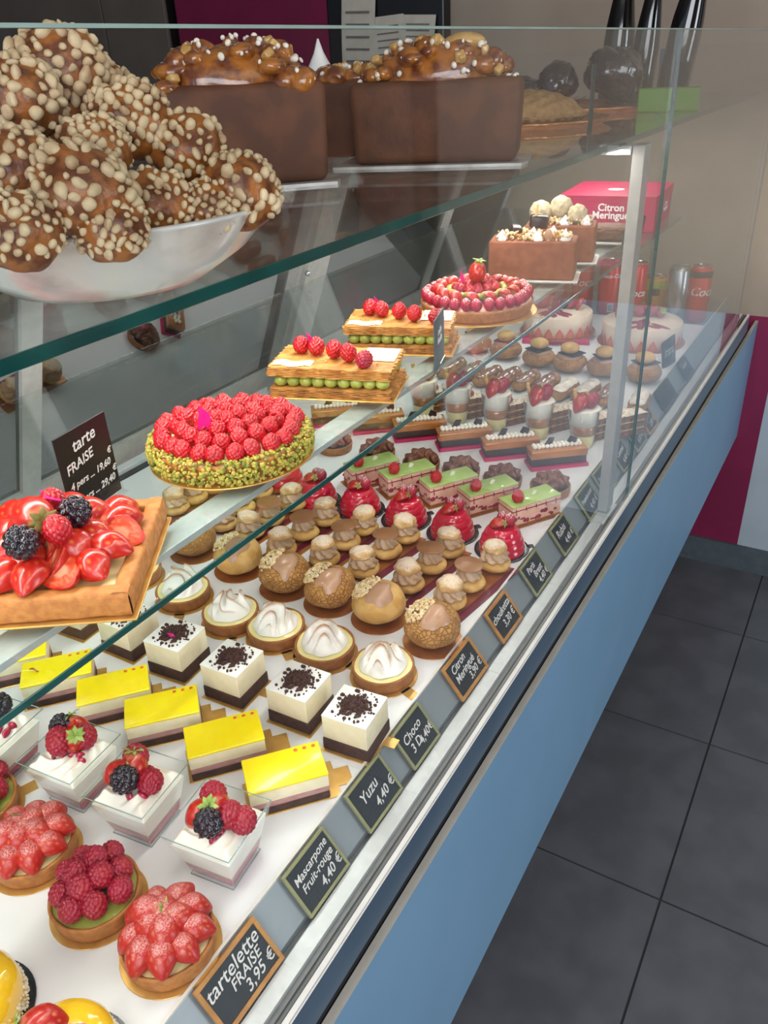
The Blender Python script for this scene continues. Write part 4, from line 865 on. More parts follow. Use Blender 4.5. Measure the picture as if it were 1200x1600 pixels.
# ------------------------------------------------------------------ 17. cans
def wraptext(txt, size, R, z, a0, mat, shear=.35, rot=0, off=.0004):
    me = textmesh(txt, size, mat, shear, .00005, off)
    n = len(me.vertices); co_ = np.zeros(n * 3); me.vertices.foreach_get('co', co_); co_ = co_.reshape(-1, 3)
    x, y, e = co_[:, 0].copy(), co_[:, 1].copy(), co_[:, 2]
    if rot: x, y = -y, x
    th = a0 + (x - x.min()) / R if not rot else a0 + x / R; co_ = np.stack([(R + .0003 + e) * np.cos(th), (R + .0003 + e) * np.sin(th), z + y], 1); me.vertices.foreach_set('co', co_.ravel()); me.update(); return me
def can(label, p, H, r, body, band=None, logo=None, code=False, a0=None, name='soda_can'):
    t = thing(name, label, 'can', p, 0, 'drink cans at the far end'); s = r / .033
    part('can_body', MB().lathe([(r * .80, 0), (r * .86, .001), (r, .007), (r, H - .011), (r * .84, H - .002)], 44).mesh('can_body', body), t)
    mb = MB().lathe([(r * .84, H - .0022), (r * .86, H), (r * .82, H + .0004), (r * .79, H - .003), (.001, H - .003)], 44)
    mb.box((0, .004, H - .001), (.014, .020, .0012), bev=.0005, seg=1); part('can_lid', mb.mesh('can_lid', M['cansil']), t)
    a = a0 if a0 is not None else math.atan2(-p[1], -p[0])
    if band: part('can_band', MB().lathe([(r + .0002, band[0]), (r + .0002, band[1])], 44, cap=False).mesh('can_band', band[2]), t)
    if logo: part('writing', wraptext(logo[0], logo[1], r, logo[2], a + logo[3], M['canwhite'], rot=logo[4] if len(logo) > 4 else 0), t)
    if code:
        def f(u, v): th = a + .15 + (u - .5) * .5; return ((r + .0003) * math.cos(th), (r + .0003) * math.sin(th), .012 + .024 * v)
        c = part('barcode', MB().grid(f, 6, 2).mesh('barcode', M['canwhite']), t); mb = MB()
        for k in range(9):
            th = a + .15 + (k - 4) * .048; mb.box(((r + .0005) * math.cos(th), (r + .0005) * math.sin(th), .024), (.0004, .0009, .020), rz=th)
        part('bars', mb.mesh('bars', M['canblk'], False), c)
    return t
ZC = .985
cn = lambda px, py, r: base(px, py, ZC, r)
can('slim red can with black top band, rightmost of the cans', cn(1089, 506, .029), .150, .029, M['canred'], (.122, .1392, M['canblk']), ('Coca-Cola', .033, .085, -.75))
can('slim silver can beside the red and black can', cn(1056, 506, .029), .150, .029, M['cansil'])
c_ = can('short lime green and orange can with a dark label square', cn(1021, 497, .033), .110, .033, M['canor'], (.078, .100, M['canyel']), None)
part('label', MB().grid(lambda u, v: (.0336 * math.cos(-1.75 + u * .8), .0336 * math.sin(-1.75 + u * .8), .062 + .02 * v), 6, 2).mesh('label', M['canblk']), c_)
can('tall red soda can just right of the aluminium post', cn(990, 498, .029), .150, .029, M['canred'], None, ('Coca-Cola', .028, .07, -.9))
can('red soda can with a barcode, left of the aluminium post', cn(951, 494, .033), .150, .033, M['canred'], None, ('Coca-Cola', .016, .112, -.9), True)
can('red soda can crossed by the lower shelf edge', cn(908, 488, .033), .145, .033, M['canred'], None, ('Coca-Cola', .030, .085, -.9), True)
can('red soda can behind the loaf cakes, farthest left', cn(870, 480, .033), .145, .033, M['canred'], None, ('Coca-Cola', .030, .085, -.9))
# ================================================================== lower glass shelf
# square strawberry tart
F_ = at(210, 967, S2); R_ = at(262, 815, S2); d = R_ - F_; SA = math.atan2(d[1], d[0]); SL = float(np.hypot(d[0], d[1])) + .004
u1 = np.array([math.cos(SA), math.sin(SA), 0]); u2 = np.array([-math.sin(SA), math.cos(SA), 0]); c = F_ + u1 * SL / 2 + u2 * SL / 2
t = thing('square_strawberry_tart', 'large square strawberry tart with blackberries on the lower glass shelf', 'tart', c, SA)
part('gold_board', MB().box((0, 0, .001), (SL + .006, SL + .006, .002), bev=.0006, seg=1).mesh('gold_board', M['gold'], False), t)
SH = .026; mb = MB(); h = SL / 2
for k in range(4):
    def f(u, v, k=k):
        s = (u - .5) * SL; q = 2 * PI * v; cx, cz = h - .008, .013; w = 1 + .05 * math.sin(s * 160 + k) + .03 * math.sin(s * 410)
        x = cx + .0085 * math.copysign(abs(math.cos(q)) ** .5, math.cos(q)) * w; z = .002 + cz + .0125 * math.copysign(abs(math.sin(q)) ** .5, math.sin(q)) * (1 + .02 * math.sin(s * 200))
        s2 = max(-h + .0005, min(h - .0005, s)); return ((x, s2, z), (-s2, x, z), (-x, -s2, z), (s2, -x, z))[k]
    mb.grid(f, 60, 24)
mb.box((0, 0, .006), (SL - .012, SL - .012, .008))
part('pastry_shell', mb.mesh('pastry_shell', M['crust']), t)
part('custard', MB().grid(lambda u, v: ((u - .5) * (SL - .020), (v - .5) * (SL - .020), .021 + .003 * math.sin(u * 19) * math.sin(v * 23)), 30, 30).mesh('custard', M['custard']), t)
q = random.Random(11); sp = []
for ring, (n, rr, z, tilt, s) in enumerate(((16, .062, .033, .55, 1.30), (12, .041, .040, .8, 1.30), (7, .020, .046, 1.0, 1.25))):
    for k in range(n):
        a = 2 * PI * k / n + ring * .3; f_ = 1.0 + (.12 if ring == 0 and k % 4 == 2 else 0)
        o = part('strawberry_half', STRH, t, (rr * f_ * math.cos(a), rr * f_ * math.sin(a), z + q.uniform(-.002, .003)), (0, 0, 0), s * q.uniform(.9, 1.08))
        # tip outwards, cut face up and leaning in
        o.rotation_euler = Matrix.Rotation(a + q.uniform(-.3, .3), 4, 'Z').to_3x3().__matmul__(Matrix.Rotation(-PI / 2 - .15 + tilt * .5, 3, 'Y')).__matmul__(Matrix.Rotation(q.uniform(-.5, .5) + (0 if k % 3 else 2.6), 3, 'Z')).to_euler()
# local placing by picture spots at height
def loc_in(px, py, z, root_c, ang):
    p = at(px, py, S2 + z) - np.array(root_c); cc, ss = math.cos(-ang), math.sin(-ang); return p[0] * cc - p[1] * ss, p[0] * ss + p[1] * cc
for px, py in ((117, 798), (35, 848)):
    x, y = loc_in(px, py, .065, c, SA); put('blackberry', BLACK, t, x, y, .052, sc=1.35)
x, y = loc_in(52, 812, .065, c, SA); straw_whole(t, x, y, .068, 1.35, .2, -.9, STR, 1.45, CALD)
for px, py in ((85, 790), (95, 835)): x, y = loc_in(px, py, .06, c, SA); rasp(t, x, y, .052, RASPB, sc=1.2)
x, y = loc_in(80, 778, .07, c, SA); part('magenta_chip', MB().box((0, 0, 0), (.030, .013, .001), R=rotm(.5, .15, .5)).mesh('magenta_chip', M['magp'], False), t, (x, y, .072))
# chalk sign of the strawberry tart, in a clear foot
pR = at(163, 643, S2 + .093); pL = at(82, 690, S2 + .093); d = pR - pL; w = float(np.hypot(d[0], d[1])); sa = math.atan2(d[1], d[0]); mid = (pR + pL) / 2
t = thing('price_sign', 'black chalk sign reading tarte fraise, behind the square strawberry tart', 'sign', (mid[0], mid[1], S2), sa, 'price signs')
part('board', MB().box((0, .001, .048), (w, .0018, .092), bev=.0006, seg=1).mesh('board', M['slateb'], False), t)
def wr(t, txt, size, x, z, y=-.0003, shear=.25, rot=0.0, m='chalk', off=.0002, line=.9, align='CENTER'):
    return part('writing', textmesh(txt, size, M[m], shear, .0001, off, align, 1.0, line), t, (x, y, z), (PI / 2, -rot, 0))
wr(t, 'tarte', .018, .0, .078, rot=.12); wr(t, 'FRAISE', .014, -.012, .058, rot=.15); wr(t, '4 pers ... 19,60', .0105, -.001, .039, rot=.05); wr(t, '6 pers ... 29,40', .0105, .001, .020, rot=.05); wr(t, '€', .009, w / 2 - .007, .052); wr(t, '€', .009, w / 2 - .005, .0305)
part('clear_foot', MB().box((.02, 0, .008), (.036, .008, .016), bev=.001).box((.02, .012, .0008), (.04, .04, .0016)).mesh('clear_foot', M['acrylic'], False), t)
# raspberry tart with pistachio rim
p = base(330, 766, S2, .096)
t = thing('raspberry_tart', 'round raspberry tart with chopped pistachio rim on the lower glass shelf', 'tart', p, .3, 'round fruit tarts')
part('tart_board', disc_board(.097, M['gold'], .0015), t); part('pastry_shell', shell_mesh(.092, .024, M['crust'], wob=.004), t, (0, 0, .0015)); part('cream', filling('cream', .088, .022, .010, M['custard']), t)
def prim(q): a = q.random() * 6.283; z = q.random(); rr = .0925 + .0045 * math.sin(z * PI); return (rr * math.cos(a), rr * math.sin(a), .002 + z * .027) if q.random() < .75 else ((.092 - q.random() * .009) * math.cos(a), (.092 - q.random() * .009) * math.sin(a), .029)
tag(part('pistachio_rim', crumbs(1900, prim, .0014, .0030, M['pistn'], 'pistachio_rim', 4, cols=('b8a648', 'a09a38', '8a8a2c', 'b09040', '6e7428', '9c8c34')), t), kind='stuff')
k = 0
for rr, n, z in ((.077, 24, .023), (.055, 17, .029), (.034, 10, .034), (.013, 4, .037)):
    for i in range(n):
        a = 2 * PI * i / n + rr * 30; me = RASPH if k % 4 == 1 and rr < .06 else RASPB; k += 1
        rasp(t, rr * math.cos(a), rr * math.sin(a), z + (.02 if me is RASPH else 0), me, rx=(PI + rnd.uniform(-.4, .4)) if me is RASPH else None, sc=1.03)
x, y = loc_in(315, 640, .07, p, .3)
part('magenta_flag', MB().add([(-.008, 0, 0), (.008, 0, .002), (.004, .0004, .020), (-.008, 0, .028), (-.008, .001, 0), (.008, .001, .002), (.004, .0014, .020), (-.008, .001, .028)], [(0, 1, 2, 3), (7, 6, 5, 4), (0, 4, 5, 1), (1, 5, 6, 2), (2, 6, 7, 3), (3, 7, 4, 0)]).mesh('magenta_flag', M['magp'], False), t, (x, y, .045), (0, .2, .5))
# millefeuilles
def mille(label, pl, pr, seed, Wd=.095):
    d = pr - pl; a = math.atan2(d[1], d[0]); L = float(np.hypot(d[0], d[1])); n = np.array([-math.sin(a), math.cos(a), 0]); c = (pl + pr) / 2 + n * Wd / 2
    t = thing('raspberry_millefeuille', label, 'millefeuille', c, a, 'large millefeuilles')
    part('tart_board', MB().box((0, 0, .001), (L + .008, Wd + .010, .002), bev=.0005, seg=1).mesh('tart_board', M['gold'], False), t)
    part('pastry_layer', puff_slab(L, Wd, .013, 6, seed, 'pastry_layer', M['puff']), t, (0, 0, .002)); q = random.Random(seed)
    mb = MB()
    for i in range(9):
        for s in (-1, 1): mb.blob((-L * .42 + i * L * .105, s * (Wd / 2 - .010), .0225), (.0095, .0095, .0085), 3, .04, 3, i)
    mb.box((0, 0, .0225), (L * .86, Wd * .74, .013), bev=.003); part('pistachio_cream', mb.mesh('pistachio_cream', M['pist']), t)
    top = part('pastry_lid', puff_slab(L, Wd, .014, 6, seed + 3, 'pastry_lid', M['puffs']), t, (-.002, 0, .030), (0, .02, .02))
    part('icing_sugar', MB().grid(lambda u, v: (-L / 2 + L * (.03 + .32 * u), -Wd / 2 + .003 + .022 * v + .004 * math.sin(u * 9), .0148 + .0003 * math.sin(u * 60)), 20, 6).grid(lambda u, v: (L / 2 - .05 + .048 * u, -Wd * .1 + Wd * .58 * v, .0148 + .0003 * math.sin(v * 60)), 8, 16).mesh('icing_sugar', M['icesugar']), top)
    for i in range(5):
        u_ = -.33 + i * .155; rasp(t, u_ * L, .012 - i * .009, .045 + (.016 if i == 4 else 0), RASPHD if i == 4 else RASPB, rx=(2.2 if i == 4 else None), sc=1.15)
    part('gold_leaf', crumbs(26, lambda q: ((q.random() - .5) * L * .8, (q.random() - .5) * .05, .0455), .0008, .0018, M['gold'], 'gold_leaf', seed), t)
    part('magenta_flag', MB().add([(-.005, 0, 0), (.005, 0, .002), (-.006, 0, .024), (-.005, .001, 0), (.005, .001, .002), (-.006, .001, .024)], [(0, 1, 2), (5, 4, 3), (0, 3, 4, 1), (1, 4, 5, 2), (2, 5, 3, 0)]).mesh('magenta_flag', M['magp'], False), t, (-.22 * L, .016, .055), (.2, -.2, .3))
    return t
mille('large millefeuille with five raspberries, nearer one on the lower shelf', at(424, 621, S2), at(612, 629, S2), 1)
mille('large millefeuille with five raspberries, behind the nearer one and beside the slate sign', at(540, 553, S2), at(704, 556, S2), 2)
# slate sign with clear foot
pb_ = at(676, 588, S2 + .005); pf_ = at(696, 552, S2 + .005)
d = pf_ - pb_; sa = math.atan2(d[1], d[0]); c = (pb_ + pf_) / 2
t = thing('price_sign', 'slate price sign in lit grey, in a clear foot, standing in front of the far millefeuille', 'sign', (c[0], c[1], S2), sa, 'price signs')
part('board', MB().box((0, 0, .041), (.072, .002, .078), bev=.0006, seg=1).mesh('board', M['slatelit'], False), t); wr(t, 'mille\nfeuille', .014, 0, .05, -.0013)
part('clear_foot', MB().box((0, .0, .006), (.05, .010, .012), bev=.001).mesh('clear_foot', M['acrylic'], False), t)
# mixed tart
p = base(740, 511, S2, .102)
t = thing('mixed_berry_tart', 'round tart with raspberries, strawberries and pistachio cream ring on the lower shelf', 'tart', p, 0, 'round fruit tarts')
part('tart_board', disc_board(.106, M['gold'], .0015), t); part('pastry_shell', shell_mesh(.100, .022, M['crustd'], wob=.006), t, (0, 0, .0015)); part('cream', filling('cream', .096, .021, .006, M['pinkc']), t)
for i in range(28): a = 2 * PI * i / 28; rasp(t, .088 * math.cos(a), .088 * math.sin(a), .023, RLOWS, sc=.95)
for i in range(14): a = 2 * PI * i / 14 + .1; part('strawberry_half', SHLOWS, t, (.067 * math.cos(a), .067 * math.sin(a), .037), (0, -.9, a + PI / 2 + rnd.uniform(-.3, .3)), .95)
mb = MB()
for i in range(30):
    a = 2 * PI * i / 30; mb.blob((.049 * math.cos(a), .049 * math.sin(a), .038 + .002 * math.sin(i * 2)), (.009, .006, .0055), 2, .06, 3, i, R=rotz(a + PI / 2))
part('pistachio_cream', mb.mesh('pistachio_cream', M['pist']), t)
for rr, n in ((.034, 12), (.017, 6)):
    for i in range(n): a = 2 * PI * i / n; rasp(t, rr * math.cos(a), rr * math.sin(a), .032 + (.006 if n == 5 else 0), RLOWH if i % 3 == 0 else RLOW, sc=.92)
straw_whole(t, .0, .0, .066, .15, .1, 1, STR, 1.25)
part('magenta_flag', MB().prism([(-.004, 0), (.004, 0), (.004, .001), (-.004, .001)], 0, .022, pts1=[(-.0045, 0), (-.004, 0), (-.004, .001), (-.0045, .001)]).mesh('magenta_flag', M['magp'], False), t, (-.022, -.012, .052))
# clear acrylic holder under the shelf with a small blue-grey label
p = at(790, 590, DK)
t = thing('acrylic_holder', 'clear acrylic ticket holder with a small blue-grey label, beside the chocolate eclairs', 'holder', (-.60, 1.70, S2 - .052), 0)
part('clear_body', MB().box((-.04, 0, .022), (.115, .06, .0015)).box((.017, 0, .001), (.0015, .06, .044)).box((-.097, 0, .001), (.0015, .06, .044)).mesh('clear_body', M['acrylic'], False), t)
part('ticket', MB().box((.0185, .0, .001), (.0012, .05, .036)).mesh('ticket', M['strip'], False), t)
# chocolate loaf cakes
def loaf_mesh(L, Wd, H, mat, r=.006, seed=0, name='cake_body'):
    V, F = (lambda m: (np.concatenate(m.V), m.F))(MB().box((0, 0, H / 2), (L, Wd, H), bev=r, seg=3))
    mb = MB()
    def face(f): mb.grid(f, 30, 16)
    mb.add(V, F); return mb.mesh(name, mat)
def choc_loaf(label, pl, pr, seed, Wd=.075, H=.074, rocks=False):
    d = pr - pl; a = math.atan2(d[1], d[0]); L = float(np.hypot(d[0], d[1])); n = np.array([-math.sin(a), math.cos(a), 0]); c = (pl + pr) / 2 + n * Wd / 2
    t = thing('chocolate_loaf_cake', label, 'loaf cake', c, a, 'chocolate loaf cakes')
    part('cake_board', MB().box((0, 0, .001), (L + .016, Wd + .014, .002)).mesh('cake_board', M['cream'], False), t)
    part('cake_body', loaf_mesh(L, Wd, H, M['cake'], .004), t, (0, 0, .002)); H += .002
    part('chopped_nuts', crumbs(150, lambda q: ((q.random() - .45) * L * .78, (q.random() - .5) * Wd * .8, H + .001 + q.random() * .012 * (1 - 0)), .0022, .0045, M['nut'], 'chopped_nuts', seed), t)
    part('caramelised_nuts', crumbs(90, lambda q: ((q.random() - .5) * L * .85, (q.random() - .5) * Wd * .8, H + .001 + q.random() * .010), .0025, .005, M['choux'], 'caramelised_nuts', seed + 1), t)
    for x, y in ((-.36, -.28), (-.02, .1), (.06, -.3), (.36, -.25), (.2, .3)):
        part('meringue_drop', MB().lathe([(.011, 0), (.012, .004), (.009, .010), (.004, .016), (.0005, .021)], 24, wob=lambda a, z, q: 1 + .05 * math.sin(6 * a)).mesh('meringue_drop', M['icing']), t, (x * L, y * Wd, H), (.15, .1, 0))
    if not rocks:
        part('chocolate_piece', MB().box((0, 0, 0), (.022, .022, .018), bev=.003).mesh('chocolate_piece', M['dark']), t, (-.23 * L, .2 * Wd, H + .012), (.3, .2, .5))
        part('marshmallow', MB().box((0, 0, 0), (.036, .026, .024), bev=.004).mesh('marshmallow', M['dark']), t, (.03 * L, .42 * Wd, H + .026), (0, .1, .2))
        part('stick', MB().box((0, 0, 0), (.005, .003, .045), bev=.0008).mesh('stick', M['wafer']), t, (.0, .3 * Wd, H + .038), (0, .1, 0))
        part('chocolate_drop', MB().blob((0, 0, 0), (.008, .004, .013), 3).mesh('chocolate_drop', M['milk']), t, (.18 * L, -.35 * Wd, H + .010))
    else:
        for k, (x, y, z, s) in enumerate(((-.30, 0, .022, .028), (-.02, .15, .030, .028), (.22, -.05, .018, .024))):
            V, F = ico(4); part('coconut_ball', MB().add(V * (1 + .09 * sn(V, 12, k))[:, None] * s * .85, F).mesh('coconut_ball', M['rock']), t, (x * L, y * Wd, H + z))
    return t
choc_loaf('chocolate loaf cake topped with nuts and meringue drops, nearer one on the lower shelf', at(762, 438, S2), at(896, 441, S2), 1)
pr = at(926, 412, S2); choc_loaf('chocolate loaf cake topped with pale coconut balls, behind the nearer loaf', pr - np.array([.145, .035, 0]), pr, 5, rocks=True)
p = at(950, 380, S2)
t = thing('chocolate_crisp_cake', 'small chocolate crisp cake in front of the pink box', 'cake', p, .15)
part('cake_board', MB().box((0, .03, .001), (.12, .08, .002)).mesh('cake_board', M['cream'], False), t)
V, F = ico(5); P = np.sign(V) * np.abs(V) ** .55 * np.array([.046, .034, .018]); P = P * (1 + .05 * sn(V, 16, 2))[:, None]; P[:, 2] += .020
part('cake_body', MB().add(P, F).mesh('cake_body', M['crispy']), t, (0, .032, 0))
p = at(985, 383, S2)
t = thing('price_sign', 'dark slate price sign beside the chocolate crisp cake, partly behind the post', 'sign', p, .9, 'price signs')
part('board', MB().box((0, 0, .034), (.05, .002, .064)).mesh('board', M['slate'], False), t, (0, 0, 0), (.2, 0, 0))
# pink cake box
t = thing('cake_box', 'closed bright pink cake box reading citron meringué on the lower shelf', 'box', (-.612, 2.196, S2), math.radians(4.5))
BW, BD, BH = .238, .25, .083
part('box_body', MB().box((0, 0, BH / 2 - .006), (BW - .003, BD - .003, BH - .012)).mesh('box_body', M['boxp'], False), t)
part('lid', MB().box((0, 0, BH - .011), (BW, BD, .022), bev=.001).box((0, -BD / 2, BH * .42), (BW, .002, BH * .80)).mesh('lid', M['boxp'], False), t)
part('writing', textmesh('Citron\nMeringué', .024, M['glass_w'], 0, .0001, .0006, line=.75), t, (.012, -BD / 2 - .0015, BH * .56), (PI / 2, 0, 0))
part('logo', MB().lathe([(.020, 0), (.020, .0006)], 30, sc=(1, .9)).mesh('logo', M['glass_w'], False), t, (.0, -.02, BH + .0002))
part('side_writing', textmesh('Citron\nMeringué', .016, M['glass_w'], 0, .0001, .0002, line=.75), t, (BW / 2 + .001, .02, BH * .5), (PI / 2, 0, PI / 2))
# ================================================================== upper glass shelf
# plate with sugared pastry balls
pc = np.array([-.405, .345, S1])
t = thing('serving_plate', 'white china plate piled with sugared pastry balls, top left', 'plate', pc)
part('plate_body', MB().lathe([(.060, 0), (.064, .003), (.085, .016), (.108, .040), (.110, .041), (.1085, .043), (.084, .020), (.062, .007), (.001, .006)], 72).mesh('plate_body', M['plate']), t)
def ball(label, loc, rz, seed, s=1.0):
    t = thing('sugared_pastry_ball', label, 'pastry', loc, rz, 'sugared pastry balls on the plate')
    V, F = ico(5); n = .10 * sn(V, 3.2, seed) + .05 * sn(V, 8, seed + 3) + .02 * sn(V, 20, seed + 7); r = .0265 * s
    part('pastry_body', MB().add(V * (1 + n)[:, None] * np.array([r * 1.05, r, r * .92]), F).mesh('pastry_body', M['chunk']), t)
    D = fib(170); nn = .10 * sn(D, 3.2, seed) + .05 * sn(D, 8, seed + 3); q = random.Random(seed); mb = MB()
    for i, dd in enumerate(D):
        if dd[2] < -.55 or q.random() < .22: continue
        p = dd * (1 + nn[i]) * np.array([r * 1.05, r, r * .92]) * 1.02; rr = q.uniform(.0020, .0042) * s
        mb.blob(p, (rr * q.uniform(.8, 1.5), rr, rr * q.uniform(.6, 1)), 2, .32, 2.6, i, R=rotm(q.random() * 6, q.random() * 6, q.random() * 6))
    part('almond_pieces', mb.mesh('almond_pieces', M['almond']), t)
    return t
def bat(px, py, dist):   # a point at a known distance from the eye
    r = ray(px, py); r = r / np.linalg.norm(r) * dist; return r + np.array([0, 0, CZ])
balls = [((95, 118), .53, 66), ((22, 165), .50, 62), ((150, 235), .47, 48), ((125, 302), .43, 70), ((205, 190), .50, 58), ((290, 238), .50, 56), ((372, 300), .485, 60), ((28, 268), .45, 62), ((245, 318), .46, 52), ((25, 362), .41, 60), ((175, 360), .425, 50), ((75, 200), .52, 60), ((150, 150), .56, 50), ((320, 330), .47, 46)]
bl = ['sugared pastry ball on the very top of the pile', 'sugared pastry ball at the left picture edge, just below the top one', 'small sugared pastry ball wedged behind the large front one', 'large sugared pastry ball at the front centre of the pile', 'sugared pastry ball right of the top one, on the slope of the pile', 'sugared pastry ball above the rightmost one on the plate', 'rightmost sugared pastry ball, resting on the plate rim', 'sugared pastry ball at the left edge, left of the large front one', 'sugared pastry ball low on the plate between front centre and right', 'lowest sugared pastry ball at the left picture edge', 'low sugared pastry ball under the large front one', 'sugared pastry ball inside the pile under the top one', 'sugared pastry ball at the back of the pile', 'small low sugared pastry ball near the right plate rim']
for k, ((x, y), dist, s) in enumerate(balls): ball(bl[k], bat(x, y, dist), k * 1.3, k + 1, s * dist / FOC / .0285)
# big brown fruit loaves
def fruit_loaf(label, pl, pr, Wd, H, seed, hump=1.0, board=True):
    d = pr - pl; a = math.atan2(d[1], d[0]); L = float(np.hypot(d[0], d[1])); n = np.array([-math.sin(a), math.cos(a), 0]); c = (pl + pr) / 2 + n * Wd / 2
    t = thing('fruit_loaf_cake', label, 'loaf cake', c, a, 'large glazed fruit loaves')
    if board: part('cake_board', MB().prism([(-L / 2 - .02, -Wd / 2 - .008), (L / 2 + .004, -Wd / 2 - .008), (L / 2 + .010, -Wd / 2 + .014), (L / 2 + .010, Wd / 2 + .008), (-L / 2 - .02, Wd / 2 + .008)], 0, .003).mesh('cake_board', M['plate'], False), t)
    mb = MB().box((0, 0, H / 2), (L, Wd, H), bev=.010, seg=4); V = mb.V[0]; mb.V[0] = V * (1 - .03 * (V[:, 2:3] < .02)); part('cake_body', mb.mesh('cake_body', M['caked']), t, (0, 0, .003))
    q = random.Random(seed); mb = MB(); mb.blob((0, 0, H + .002), (L * .40, Wd * .44, .010 + .026 * hump), 4, .07, 4, seed)
    for i in range(34):
        x = (q.random() - .5) * L * .8; y = (q.random() - .5) * Wd * .75; zz = H + .002 + hump * .030 * math.sqrt(max(0, 1 - (x / (L * .42)) ** 2 - (y / (Wd * .5)) ** 2))
        mb.blob((x, y, zz), (q.uniform(.010, .020), q.uniform(.009, .016), q.uniform(.007, .014)), 3, .10, 3, i, R=rotz(q.random() * 3))
    part('glazed_fruit', mb.mesh('glazed_fruit', M['glazefruit']), t)
    mb = MB()
    for i in range(12):
        x = (q.random() - .5) * L * .85; y = (q.random() - .6) * Wd * .7; zz = H + .009 + hump * .032 * math.sqrt(max(0, 1 - (x / (L * .42)) ** 2 - (y / (Wd * .5)) ** 2))
        mb.box((x, y, zz), (.011, .010, .008), bev=.002, R=rotm(q.random() * 3, q.random() * 3, q.random() * 3))
    part('candied_peel', mb.mesh('candied_peel', M['candied']), t)
    part('sugar_nibs', crumbs(46, lambda q: (lambda x, y: (x, y, H + .010 + hump * .034 * math.sqrt(max(0, 1 - (x / (L * .42)) ** 2 - (y / (Wd * .5)) ** 2)) - (.007 if abs(x) > L * .41 else 0)))((q.random() - .5) * L * .92, (q.random() - .6) * Wd * .8), .0018, .0042, M['pearl'], 'sugar_nibs', seed, 2), t)
    return t
fruit_loaf('large glazed fruit loaf left of centre, behind the plate of sugared balls', np.array([-.501 - .172 * math.cos(.73), .736 - .172 * math.sin(.73), S1]), np.array([-.501, .736, S1]), .092, .093, 1)
t = fruit_loaf('large glazed fruit loaf in the centre of the upper shelf, orange slice on top', np.array([-.549, .846, S1]), np.array([-.367, .908, S1]), .085, .085, 2)
part('orange_slice', MB().blob((.03, 0, .122), (.024, .014, .010), 3, .05, 3, 1).mesh('orange_slice', M['candied']), t)
l3 = np.array([-.66, .90, S1]); t = fruit_loaf('dark fruit loaf squeezed behind the other two, white meringue point on top', l3, l3 + np.array([.135, .045, 0]), .08, .088, 3, .2, False)
part('meringue_point', MB().lathe([(.013, 0), (.014, .004), (.011, .013), (.005, .024), (.0008, .036)], 28).mesh('meringue_point', M['icing']), t, (-.046, -.008, .090), (0, 0, 0), 1.25)
# gold trays, scored pie, wrapped chocolates
def lace_tray(label, p, rx, ry, rz):
    t = thing('gold_tray', label, 'tray', p, rz, 'rose gold trays')
    part('tray_body', MB().lathe([(.92, 0), (1.0, .006), (1.03, .010), (1.0, .0115), (.9, .004), (.01, .003)], 90, wob=lambda a, z, q: 1 + (.02 * math.sin(24 * a) if z > .005 else 0), sc=(rx, ry)).mesh('tray_body', M['goldp']), t); return t
g1 = np.array([-.56, 1.43, S1]); lace_tray('rose gold scalloped tray under the scored oval pie', g1, .13, .13, 0)
g2 = np.array([-.585, 1.80, S1]); lace_tray('rose gold scalloped tray under the wrapped chocolates', g2, .16, .16, 0)
t = thing('scored_pie', 'golden oval pie with a scored crust on the rose gold tray', 'pie', (g1[0] - .015, g1[1], S1 + .0075), .3)
V, F = ico(5); P = V * np.array([.105, .085, .045]); P[:, 2] = np.maximum(P[:, 2], 0); e = np.hypot(V[:, 0], V[:, 1]); P[:, 2] += .003 * np.abs(np.sin(V[:, 0] * 14 + V[:, 1] ** 2 * 8)) * (V[:, 2] > .1); rim = (V[:, 2] < .12) & (V[:, 2] > -.2); P[rim, :2] *= (1.03 + .018 * np.sin(np.arctan2(V[rim, 1], V[rim, 0]) * 36))[:, None]; P[rim, 2] += .006
part('crust', MB().add(P, F).mesh('crust', M['crustgal']), t)
def wrapped(label, p, s, rz, seed, tilt=0):
    t = thing('wrapped_chocolate', label, 'wrapped sweet', p, rz, 'cellophane wrapped chocolates'); V, F = ico(5)
    P = V * np.array(s) * (1 + .13 * sn(V, 4.5, seed) + .04 * sn(V, 16, seed + 2))[:, None]; P = P @ rotm(0, tilt, 0).T; P[:, 2] -= P[:, 2].min(); part('chocolate', MB().add(P, F).mesh('chocolate', M['wrap']), t)
    mb = MB(); q = random.Random(seed)
    for k in range(7): a = k * .5; mb.grid(lambda u, v, a=a: ((s[0] * .7 + .03 * v) * math.cos(a - 1.5) + .004 * u, (s[1] * .7 + .03 * v) * math.sin(a - 1.5) + .010 * (u - .5), .004 + .012 * v + .004 * math.sin(u * 7 + k)), 5, 5)
    part('cellophane', mb.mesh('cellophane', M['acrylic']), t); return t
wrapped('flat wrapped dark chocolate behind the scored pie', g2 + np.array([-.13, -.05, .006]), (.05, .045, .030), .2, 1)
wrapped('blocky wrapped dark chocolate in the middle of the far tray', g2 + np.array([-.055, -.02, .006]), (.040, .04, .043), .6, 2)
wrapped('large leaning wrapped dark chocolate on the right of the far tray', g2 + np.array([.045, .03, .006]), (.062, .05, .050), .1, 3, .45)
t = thing('price_sign', 'thin dark price sign seen almost edge on, in front of the wrapped chocolates', 'sign', at(921, 208, S1), math.atan2(at(921, 208, S1)[1], at(921, 208, S1)[0]) - .08, 'price signs'); part('board', MB().box((0, 0, .045), (.06, .002, .09)).mesh('board', M['slate'], False), t)
t = thing('price_sign', 'thin dark price sign seen almost edge on, right of the central loaf', 'sign', at(762, 170, S1), math.atan2(at(762, 170, S1)[1], at(762, 170, S1)[0]) - .06, 'price signs'); part('board', MB().box((0, 0, .055), (.05, .002, .11)).mesh('board', M['slate'], False), t)
